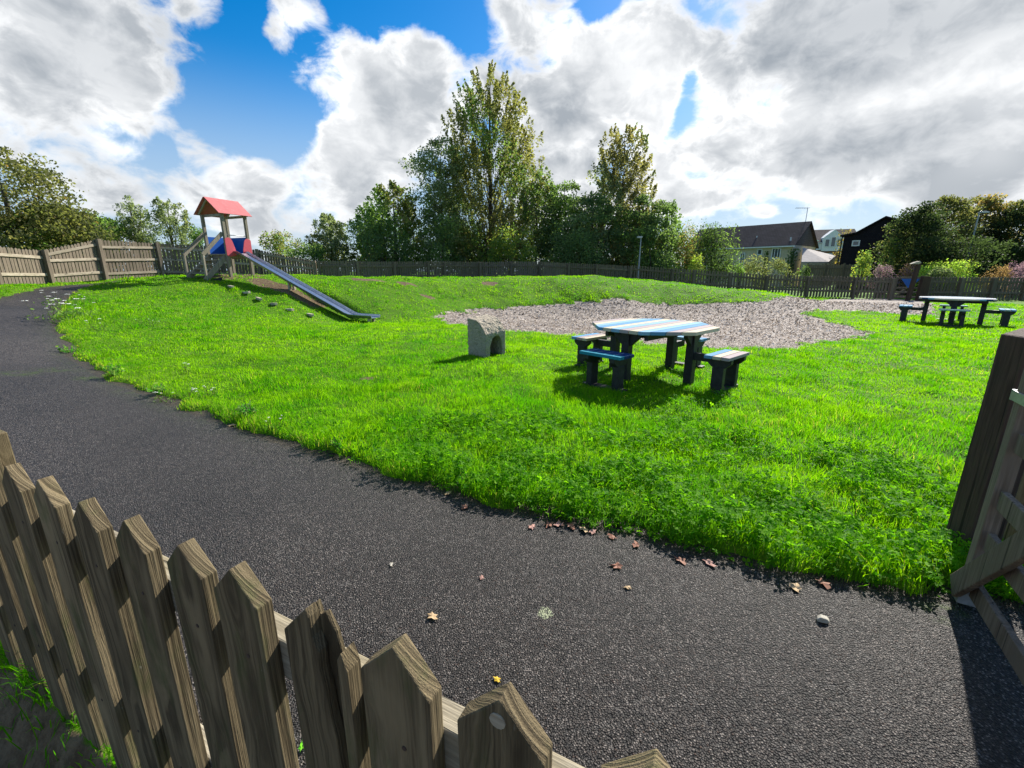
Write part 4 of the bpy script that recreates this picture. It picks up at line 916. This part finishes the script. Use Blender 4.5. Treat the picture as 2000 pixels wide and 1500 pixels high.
# ------------------------------------------------------------------ houses
def window(parent, o, ex, ez, n, w, h, bars=1):
    # o lower-left corner, ex along the wall, n outward
    ex, n = Vector(ex), Vector(n); o = Vector(o); z = Vector((0, 0, 1)); m = MB(); fr = .09
    def b(a0, a1, b0, b1, d0, d1, mm): 
        vs = [o + ex * a + z * c + n * d for d in (d0, d1) for (a, c) in ((a0, b0), (a1, b0), (a1, b1), (a0, b1))]
        mm.add(vs, [(3, 2, 1, 0), (4, 5, 6, 7), (0, 1, 5, 4), (1, 2, 6, 5), (2, 3, 7, 6), (3, 0, 4, 7)])
    b(0, w, 0, fr, .01, .06, m); b(0, w, h - fr, h, .01, .06, m); b(0, fr, fr, h - fr, .01, .06, m); b(w - fr, w, fr, h - fr, .01, .06, m)
    for k in range(1, bars + 1): b(w * k / (bars + 1) - fr / 3, w * k / (bars + 1) + fr / 3, fr, h - fr, .01, .055, m)
    f = m.build('window', M['white'], parent); m = MB(); b(fr, w - fr, fr, h - fr, .005, .03, m); m.build('pane', M['glass'], f); return f
def house(name, label, a, b, depth, z0, ze, zr, wallm, roofm, gablem=None, ov=.35, ridge=.5):
    # a, b front eave corners (x, y); depth behind; gable roof with ridge parallel to a-b
    a, b = Vector((*a, 0)), Vector((*b, 0)); L = (b - a).length; ex = (b - a) / L; n = Vector((ex.y, -ex.x, 0))
    root = thing(name, label, 'house' if 'barn' not in name else 'barn', a + Vector((0, 0, z0))); z = Vector((0, 0, 1)); H, Rg = ze - z0, zr - z0
    P = lambda s, d, h: ex * s - n * d + z * h
    m = MB(); vs = [P(s, d, h) for h in (-.5, H) for (s, d) in ((0, 0), (L, 0), (L, depth), (0, depth))]; m.add(vs, [(0, 1, 5, 4), (1, 2, 6, 5), (2, 3, 7, 6), (3, 0, 4, 7)]); m.build('wall', wallm, root)
    for s in (0, L):
        g = MB(); e = .02 if s else -.02
        g.add([P(s + e, 0, H), P(s + e, depth, H), P(s + e, depth * ridge, Rg), P(s - e, 0, H), P(s - e, depth, H), P(s - e, depth * ridge, Rg)], [(0, 1, 2), (5, 4, 3), (0, 2, 5, 3), (1, 4, 5, 2), (0, 3, 4, 1)]); g.build('gable', gablem or wallm, root)
    for (d0, d1, so) in ((-ov, depth * ridge, 1), (depth + ov, depth * ridge, -1)):
        hh = H - ov * (Rg - H) / (depth * (ridge if so > 0 else 1 - ridge)); g = MB(); th = .12
        vs = [P(-ov, d0, hh), P(L + ov, d0, hh), P(L + ov, d1, Rg), P(-ov, d1, Rg)]; g.add([v + z * .02 for v in vs] + [v + z * (.02 + th) for v in vs], [(3, 2, 1, 0), (4, 5, 6, 7), (0, 1, 5, 4), (1, 2, 6, 5), (2, 3, 7, 6), (3, 0, 4, 7)]); g.build('roof', roofm, root)
    g = MB(); hh = H - ov * (Rg - H) / (depth * ridge); g.bar(P(-ov, -ov - .04, hh + .03), P(L + ov, -ov - .04, hh + .03), .10, .12); g.build('gutter', M['white'], root)
    return root, P, ex, n
def houses():
    # cream house with a long brown roof
    b = py(1550, 478, 44); a = py(1340, 484, 52.4); ze = b.z
    zr = py(1565, 437, 47).z
    r, P, ex, n = house('rendered_house', 'long cream rendered house with brown slate roof behind the trees', a.xy, b.xy, 6.5, -.6, ze, zr, M['render'], M['slate'], M['slate_hung'], .25)
    L = (b.xy - a.xy).length
    def along(u):  # distance along the wall at a photo column
        lo, hi = 0.0, L
        for _ in range(40):
            mid = (lo + hi) / 2; p = a.xy + (b.xy - a.xy) * (mid / L)
            if p.x / (p.y * CT + 0.0) * FPX + 1000 < u: lo = mid
            else: hi = mid
        return lo
    for u0, u1, zz, hh, bars in ((1442, 1449, 2.45, 1.1, 1), (1474, 1483, 3.25, .6, 0), (1502, 1520, 2.85, 1.05, 2)):
        s0, s1 = along(u0), along(u1); window(r, P(s0, 0, zz + .45), ex, None, n, max(.5, s1 - s0), hh, bars)
    m = MB(); t = P(L - .3, 3.25, zr + .6 + .1); m.tube([t, t + Vector((0, 0, 1.35))], .03, 6); k = t + Vector((0, 0, 1.3)); m.tube([k - Vector((1.2, 0, -.02)), k + Vector((.25, 0, .02))], .018, 5)
    for q in range(6): m.tube([k + Vector((-1.1 + q * .22, -.25, .0)), k + Vector((-1.1 + q * .22, .25, .0))], .012, 4)
    m.build('aerial', M['galv'], r)
    for s, d in ((along(1460), 1.2), (along(1532), .4)):
        m = MB(); q = P(s, d, ze + .6 + .45 * d); m.tube([q, q + Vector((0, 0, .55))], .06, 8); m.build('vent_pipe', M['white'], r)
    # dark climbers on the wall
    for u, zt, s in ((1492, 3.2, 61), (1538, 3.3, 62)):
        sx = along(u); g = np.random.RandomState(s); w = P(sx, -.08, 0) + r.location; C = np.stack([w.x + g.normal(0, .25, 500) + 0, np.full(500, w.y) + g.normal(0, .05, 500) - .1, -.3 + g.rand(500) ** .8 * (zt + .6)], 1)
        C[:, 0] += (C[:, 2] - 1) * .12; root = thing('climber', 'dark climbing plant on the cream wall, ' + ('left one' if s == 61 else 'right one near the gable'), 'climber', (w.x, w.y, -.6)); Pp, F = leaves(C - np.array([w.x, w.y, -.6]), .2, s)
        npmesh('foliage', Pp, F, M['leaf_dark'], root, tint=np.repeat(g.rand(500), 4)); m = MB(); m.tube([(0, -.1, 0), (.1, -.1, 2), (.3, -.1, 3.2)], [.05, .035, .015], 5); m.build('stem', M['bark_trunk'], root)
    # brown house behind
    b2, a2 = py(1596, 470, 62), py(1566, 470, 60)
    house('slate_house', 'narrow brown gabled house between the cream house and the brick house', a2.xy, (b2.x, b2.y), 7, -.5, py(1580, 468, 60).z, py(1580, 449, 60).z, M['slate_hung'], M['slate'], None, .1)
    # brick house with white dormer
    b3, a3 = py(1678, 478, 70), py(1594, 474, 72); ze3 = py(1600, 474, 72).z; zr3 = py(1620, 449, 74).z
    r3, P3, e3, n3 = house('brick_house', 'red brick house with white arched dormer behind the pale shed roof', a3.xy, b3.xy, 8, -.5, ze3, zr3, M['brick'], M['slate'], None, .2)
    m = MB(); zz = ze3 + .5; dw = 2.5
    m.prism([(1.0 - .2, zz - 1.3), (1.0 + dw, zz - 1.3), (1.0 + dw, zz + .7), (1 + dw / 2 - .1, zz + 1.9), (.8, zz + .7)], -.35, 2.0, lambda s_, h_, d_: P3(s_, d_, h_)); dm = m.build('dormer', M['white'], r3)
    for k in range(3): window(dm, P3(1.05 + k * .78, -.36, zz - .7), e3, None, n3, .68, 1.2 if k != 1 else 1.5, 0)
    m = MB(); m.box(tuple(P3(2.7, -.03, ze3 - .15)), (5.4, .1, .9), rot=Matrix.Rotation(math.atan2(e3.y, e3.x), 3, 'Z')); m.build('fascia', M['white'], r3)
    for s_ in (1.2, 3.3): window(r3, P3(s_, 0, ze3 - 2.4), e3, None, n3, 1.2, 1.3, 1)
    # pale lean-to roof
    A, B, C_, D = py(1568, 485, 45), py(1632, 501, 46), py(1618, 513, 42), py(1565, 513, 42); root = thing('shed', 'low shed with a pale sloping corrugated roof beside the cream house', 'shed', (A.x, A.y, -.6)); o = root.location
    g = MB(); vs = [p - o for p in (A, B, C_, D)]; up = Vector((0, 0, .08)); g.add(vs + [v + up for v in vs], [(3, 2, 1, 0), (4, 5, 6, 7), (0, 1, 5, 4), (1, 2, 6, 5), (2, 3, 7, 6), (3, 0, 4, 7)]); g.build('roof', M['shed_roof'], root)
    g = MB(); lo = [Vector((v.x * .98 + .1, v.y, -.2)) for v in vs]; hi = [v - Vector((0, 0, .03)) for v in vs]; g.add(lo + hi, [(0, 1, 5, 4), (1, 2, 6, 5), (2, 3, 7, 6), (3, 0, 4, 7)]); g.build('wall', M['render'], root)
    # black barn, gable towards the camera
    yb = 40; l = py(1649, 462, yb); ax = Vector((.72, -.694, 0)).normalized(); bk = Vector((.75, .66, 0)).normalized()
    def on(u, v):                          # a point of the gable wall
        r = ray(u, v); t = (l.x * ax.y - l.y * ax.x) / (r.x * ax.y - r.y * ax.x); p = Vector((r.x * t, r.y * t, CAM_Z + r.z * t)); return (p - l).dot(ax), p.z
    W_, _z = on(1815, 470); s_ap, za = on(1731, 426); kn = on(1672, 456)[0]
    root = thing('black_barn', 'black clad barn gable with one small white window', 'barn', (l.x, l.y, -.5)); o = root.location
    he, hr = l.z + .5, za + .5
    pr = [(0, -.3), (W_, -.3), (W_, he + .2), (s_ap, hr), (kn, he + .15), (0, he)]
    g = MB(); g.prism(pr, 0, 9, lambda s_, h_, d_: ax * s_ + bk * d_ + Vector((0, 0, h_))); g.build('wall', M['black_clad'], root)
    for (s0, h0, s1, h1) in ((-.25, he - .02, kn, he + .16), (kn, he + .16, s_ap, hr + .02), (s_ap, hr + .02, W_ + .3, he + .1)):
        g = MB(); g.prism([(s0, h0), (s1, h1), (s1, h1 + .14), (s0, h0 + .14)], -.25, 9.2, lambda s_, h_, d_: ax * s_ + bk * d_ + Vector((0, 0, h_))); g.build('roof', M['black_clad'], root)
    sw, zw = on(1663, 481); p = ax * sw + Vector((0, 0, zw + .5)); window(root, p, ax, None, -bk, .55, .48, 0)
    g = MB(); g.tube([ax * -.1 - bk * .12 + Vector((0, 0, he + .02)), ax * -.1 - bk * .12 + Vector((0, 0, .2))], .05, 6); g.build('drainpipe', M['black_board'], root)
    # grey board fence in front of the shed
    A, B = py(1578, 517, 36), py(1688, 513, 34); root = thing('board_fence', 'plain grey board fence between the cream house and the black barn', 'fence', (A.x, A.y, A.z - 1.6)); d = Vector((B.x - A.x, B.y - A.y, 0)); Lf = d.length; d /= Lf; nn = Vector((d.y, -d.x, 0))
    g = MB(); N = int(Lf / .15)
    for k in range(N): g.box(d * ((k + .5) * Lf / N) + Vector((0, 0, .8 + .03 * math.sin(k * 2.3))), (.145, .02, 1.6), rot=Matrix.Rotation(math.atan2(d.y, d.x), 3, 'Z'))
    g.build('board_panel', M['wood_gate'], root)
    for z in (.5, 1.3): g = MB(); g.bar(nn * .03 + Vector((0, 0, z)), d * Lf + nn * .03 + Vector((0, 0, z)), .035, .08); g.build('rail', M['wood_gate'], root)
    for k in range(4): g = MB(); q = d * (Lf * k / 3) + nn * .1; g.box((q.x, q.y, .85), (.1, .1, 1.7)); g.build('post', M['wood_gate'], root)
houses()

# ------------------------------------------------------------------ lamps
def lamp(label, u, y, v_top, head=.5, col='lamp_grey', tilt=0.0):
    t = py(u, v_top, y); g = bz(t.x, y) - .2; root = thing('street_lamp', label, 'street lamp', (t.x, y, g), 0, 'street lamps beyond the fence'); H = t.z - g
    m = MB(); m.tube([(0, 0, 0), (0, 0, 1.2), (0, 0, 1.25), (0, 0, H)], [.075, .075, .05, .035], 10); m.build('column', M[col], root, smooth=False)
    m = MB(); m.prism([(-head, 0), (-head * .9, -.06), (.02, -.07), (.08, -.02), (.06, .05), (-head * .7, .05)], -.09, .09, lambda a, b, q: (a, q, b + H)); m.build('lantern', M['galv'], root, bevel=.01)
lamp('slim grey lamp column in front of the dark trees', 1252, 29, 463, .28)
lamp('tall lamp with pale head among the right hand trees', 1913, 27.5, 414, -.55)
lamp('shorter lamp head at the right edge behind the trees', 1958, 31.5, 441, .35)

# ------------------------------------------------------------------ far wooden gate with blue panel
def far_gate():
    A = Vector((py(1750, 540, 23.0).x, 23.0)); B = Vector((py(1802, 540, 22.7).x, 22.7)); z0 = bz(A.x, A.y); d = (B - A); L = d.length; rz = math.atan2(d.y, d.x)
    root = thing('wooden_gate', 'far brown wooden gate with a blue triangular panel', 'gate', (A.x, A.y, z0), rz)
    for x in (.05, L - .05): m = MB(); m.box((x, 0, .62), (.09, .06, 1.14)); m.build('stile', M['wood_fence'], root, bevel=.004)
    for z in (.18, .42, .62, 1.14): m = MB(); m.box((L / 2, 0, z), (L - .19, .035, .09)); m.build('rail', M['wood_fence'], root, bevel=.004)
    m = MB(); m.prism([(L * .20, 1.09), (L * .92, 1.09), (L * .60, .64), (L * .52, .64)], -.055, -.03, lambda a, b, t: (a, t, b)); m.build('blue_panel', M['blue_panel'], root, bevel=.003)
    m = MB(); m.bar((.12, .035, .16), (L - .1, .035, 1.1), .03, .08); m.build('brace', M['wood_fence'], root)
    p = py(1783, 540, 22.3); post = thing('signpost', 'tall leaning brown post with a pale tan capped top beside the far gate', 'post', (p.x, 22.3, bz(p.x, 22.3)), R(-10)); m = MB(); m.prism([(-.08, 0), (.08, 0), (.20, 1.80), (.13, 1.90), (.06, 1.78)], -.09, .09, lambda a, b, t: (a, t, b)); m.build('shaft', M['wood_dark'], post, bevel=.01)
    m = MB(); m.prism([(-.24, 1.80), (-.08, 1.785), (.07, 1.785), (.19, 1.85), (.12, 1.93), (-.06, 1.89)], -.10, .10, lambda a, b, t: (a, t, b)); m.build('cap', M['log'], post, bevel=.01)
    q = py(1808, 540, 22.6); post = thing('gate_post', 'broad brown gate post at the hinge of the far gate', 'post', (q.x, 22.6, bz(q.x, 22.6)), R(-8)); m = MB(); m.prism([(-.2, 0), (.2, 0), (.22, 1.2), (-.16, 1.24)], -.1, .1, lambda a, b, t: (a, t, b)); m.build('shaft', M['wood_dark'], post, bevel=.01)
far_gate()

# ------------------------------------------------------------------ small things on the path and verge
def fallen_leaf(label, u, v, size, m_, seed, z=.0):
    p = hit(u, v + 7); g = random.Random(seed); m = MB(); n = 11; vs = [(0, 0, .008)]; fs = []
    for k in range(n):
        a = 2 * math.pi * k / n; r = 1.7 * size * (.55 if k % 2 else 1.0) * g.uniform(.7, 1.1); vs.append((r * math.cos(a), r * .75 * math.sin(a), g.uniform(0, .5) * size + .002))
    for k in range(n): fs.append((0, 1 + k, 1 + (k + 1) % n))
    m.add(vs, fs); m.tube([(size * .8, 0, size * .2), (size * 1.5, size * .2, size * .15)], .0012, 4)
    o = m.build('fallen_leaf', M[m_]); o.location = (p.x, p.y, p.z + .002 + z); o.rotation_euler = (0, 0, g.uniform(0, 6.28)); tag(o, label, 'leaf', 'fallen leaves on the path')
    md = o.modifiers.new('thickness', 'SOLIDIFY'); md.thickness = .0012
for i, (l, u, v, s, k) in enumerate([
    ('tan curled leaf on the path near the split picket', 845, 1203, .020, 'dry_leaf'), ('small tan leaf below the red brown leaf on the path', 1226, 1147, .014, 'dry_leaf'),
    ('red brown crinkled leaf on open asphalt', 1204, 1101, .024, 'red_leaf'), ('tiny pink leaf alone in the middle of the path', 941, 1128, .012, 'pink_leaf'),
    ('pale tan leaf at the clover edge towards the gate', 1552, 1143, .028, 'dry_leaf'), ('brown leaf beside the pale tan one at the clover edge', 1606, 1138, .026, 'red_leaf'),
    ('grey brown leaf half under the clover', 1385, 1096, .024, 'pink_leaf'), ('brown curled leaf at the verge, right of the row', 1328, 1089, .026, 'red_leaf'),
    ('brown leaf at the verge above the red brown leaf', 1242, 1060, .024, 'red_leaf'), ('dark leaf tucked in the verge, end of the row', 1195, 1046, .022, 'red_leaf'),
    ('first leaf of the row along the verge', 1072, 1021, .024, 'red_leaf'), ('second leaf of the row along the verge', 1092, 1023, .026, 'pink_leaf'),
    ('third leaf of the row along the verge', 1115, 1024, .026, 'red_leaf'), ('fourth, palest leaf of the row along the verge', 1140, 1031, .028, 'dry_leaf'),
    ('fifth leaf of the row along the verge', 1157, 1036, .022, 'pink_leaf'), ('pinkish leaf just left of the verge row', 1039, 1027, .020, 'pink_leaf'),
    ('tan leaf at the grass edge left of centre', 876, 958, .022, 'dry_leaf'), ('brown leaf under the grass edge left of centre', 908, 985, .022, 'red_leaf'),
    ('bright yellow scrap of leaf behind the knotted picket', 971, 1327, .012, 'yellow_leaf'), ('whitish scrap in the middle of the path', 765, 1101, .013, 'white_stone'),
    ('pale leaf on the far left of the path', 348, 752, .03, 'dry_leaf'), ('tan leaf by the path edge below the white flowers', 452, 826, .03, 'dry_leaf')]):
    fallen_leaf(l, u, v, s, k, i)
p = hit(1606, 1218); m = MB(); m.prism([(-.026, 0), (.02, 0), (.028, .014), (.016, .026), (-.012, .030), (-.028, .016)], -.014, .016, lambda a, b, t: (a + t * .2, t, b)); o = m.build('pebble', M['white_stone'], bevel=.004); o.location = p; o.rotation_euler = (0, 0, R(-20)); o.scale = (.85, .85, .85); tag(o, 'single angular white stone lying on the path near the gate', 'stone')
def flower(label, u, v, n, h, r, seed, mat_='petal'):
    p = hit(u, v); root = thing('flowering_plant', label, 'plant', (p.x, p.y, float(ground_z(p.x, p.y)[0]) - .01), 0, 'white flowering plants along the verge'); g = np.random.RandomState(seed); m = MB(); f = MB(); C = []
    for k in range(n):
        a = g.uniform(0, 6.28); q = np.array([math.cos(a) * r * g.rand(), math.sin(a) * r * g.rand(), 0]); t = q * 1.8 + np.array([0, 0, h * g.uniform(.6, 1.05)]); m.tube([q, (q + t) / 2 + g.normal(0, .01, 3), t], [.004, .003, .0025], 4)
        R0 = h * g.uniform(.06, .11)
        for j in range(9):
            b = g.uniform(0, 6.28); rr = R0 * math.sqrt(g.rand()); c = t + np.array([rr * math.cos(b), rr * math.sin(b), .004 + g.uniform(0, .008)]); s = R0 * .34
            f.add([c + np.array([s * math.cos(w), s * math.sin(w), 0]) for w in np.arange(0, 6.2, 1.05)] + [c + np.array([0, 0, s * .5])], [(i, (i + 1) % 6, 6) for i in range(6)])
        for j in range(14): w = g.rand(); C.append(q * (1 + .8 * w) + np.array([0, 0, h * .55 * w]) + g.normal(0, r * .28, 3) * np.array([1, 1, .35]))
    m.build('stem', M['leaf_olive'], root); f.build('flower_head', M[mat_], root); C = np.array(C); C[:, 2] = np.abs(C[:, 2]) + .01
    P, F = leaves(C, h * .20, seed, .3); npmesh('foliage', P, F, M['leaf_green'], root, tint=np.repeat(g.rand(len(C)) * .5, 4))
flower('tall white flowering weed overhanging the far path edge', 112, 628, 9, .50, .28, 70)
flower('white flowering weed behind the tall one at the path bend', 128, 604, 7, .42, .25, 71)
flower('white flowering clump in the grass right of the path bend', 152, 622, 7, .40, .28, 72)
flower('sparse white flowers low in the grass near the path bend', 210, 648, 4, .25, .3, 73)
flower('white flowering clump at the verge in the left foreground', 350, 782, 9, .17, .14, 74)
flower('two white flower heads right of the verge clump', 412, 778, 4, .15, .10, 75)
flower('single white flower stalk above the verge clump', 366, 736, 2, .22, .05, 76)
flower('few white flowers in the middle of the left lawn', 300, 640, 4, .22, .3, 77)
flower('small white flowers at the verge left of centre', 532, 842, 4, .12, .08, 78)
def weed(label, loc, n, size, seed, leaf_='weed'):
    root = thing('weed', label, 'weed', loc, 0); g = np.random.RandomState(seed); C = []; m = MB()
    for k in range(n):
        a = g.uniform(0, 6.28); l = size * g.uniform(.6, 2.4); t = np.array([math.cos(a) * l, math.sin(a) * l, size * g.uniform(1, 3.2)]); m.tube([(0, 0, 0), t * .5 + np.array([0, 0, size * .3]), t], [.004, .003, .002], 4)
        for j in range(4): C.append(t * g.uniform(.55, 1.05) + g.normal(0, size * .18, 3))
    m.build('stem', M['leaf_weed'], root); P, F = leaves(np.array(C), size, seed, .5, .3); npmesh('foliage', P, F, M['leaf_' + leaf_], root, tint=np.repeat(g.rand(len(C)), 4))
q = pz(30, 1475, .12); weed('green leafy weed at the foot of the near fence, bottom left', (q.x, q.y, -.2), 9, .05, 80, 'green')
q = pz(604, 1440, .05); weed('small weed glimpsed through the gap beside the split picket', (q.x, q.y + .03, .02), 6, .035, 81)
q = hit(1800, 1165); weed('tangled weed at the foot of the dark gate post', (2.12, 1.92, .02), 12, .03, 82, 'green')

for i, (l, u, v, sz) in enumerate((('dark green weed tuft at the verge where the path bends', 128, 690, .085), ('broad leaved weed tuft at the verge below the bend', 215, 742, .075), ('leafy weed spilling over the path edge left of the white clump', 300, 775, .07),
    ('big leafy weed right of the white clump at the verge', 480, 826, .07), ('low weed over the path edge, left of centre', 660, 892, .05), ('leafy weed hanging over the path in the centre', 905, 965, .05))):
    q = hit(u, v); weed(l, (q.x, q.y + .08, float(ground_z(q.x, q.y + .08)[0]) - .01), 22, sz * .7, 90 + i, 'green')
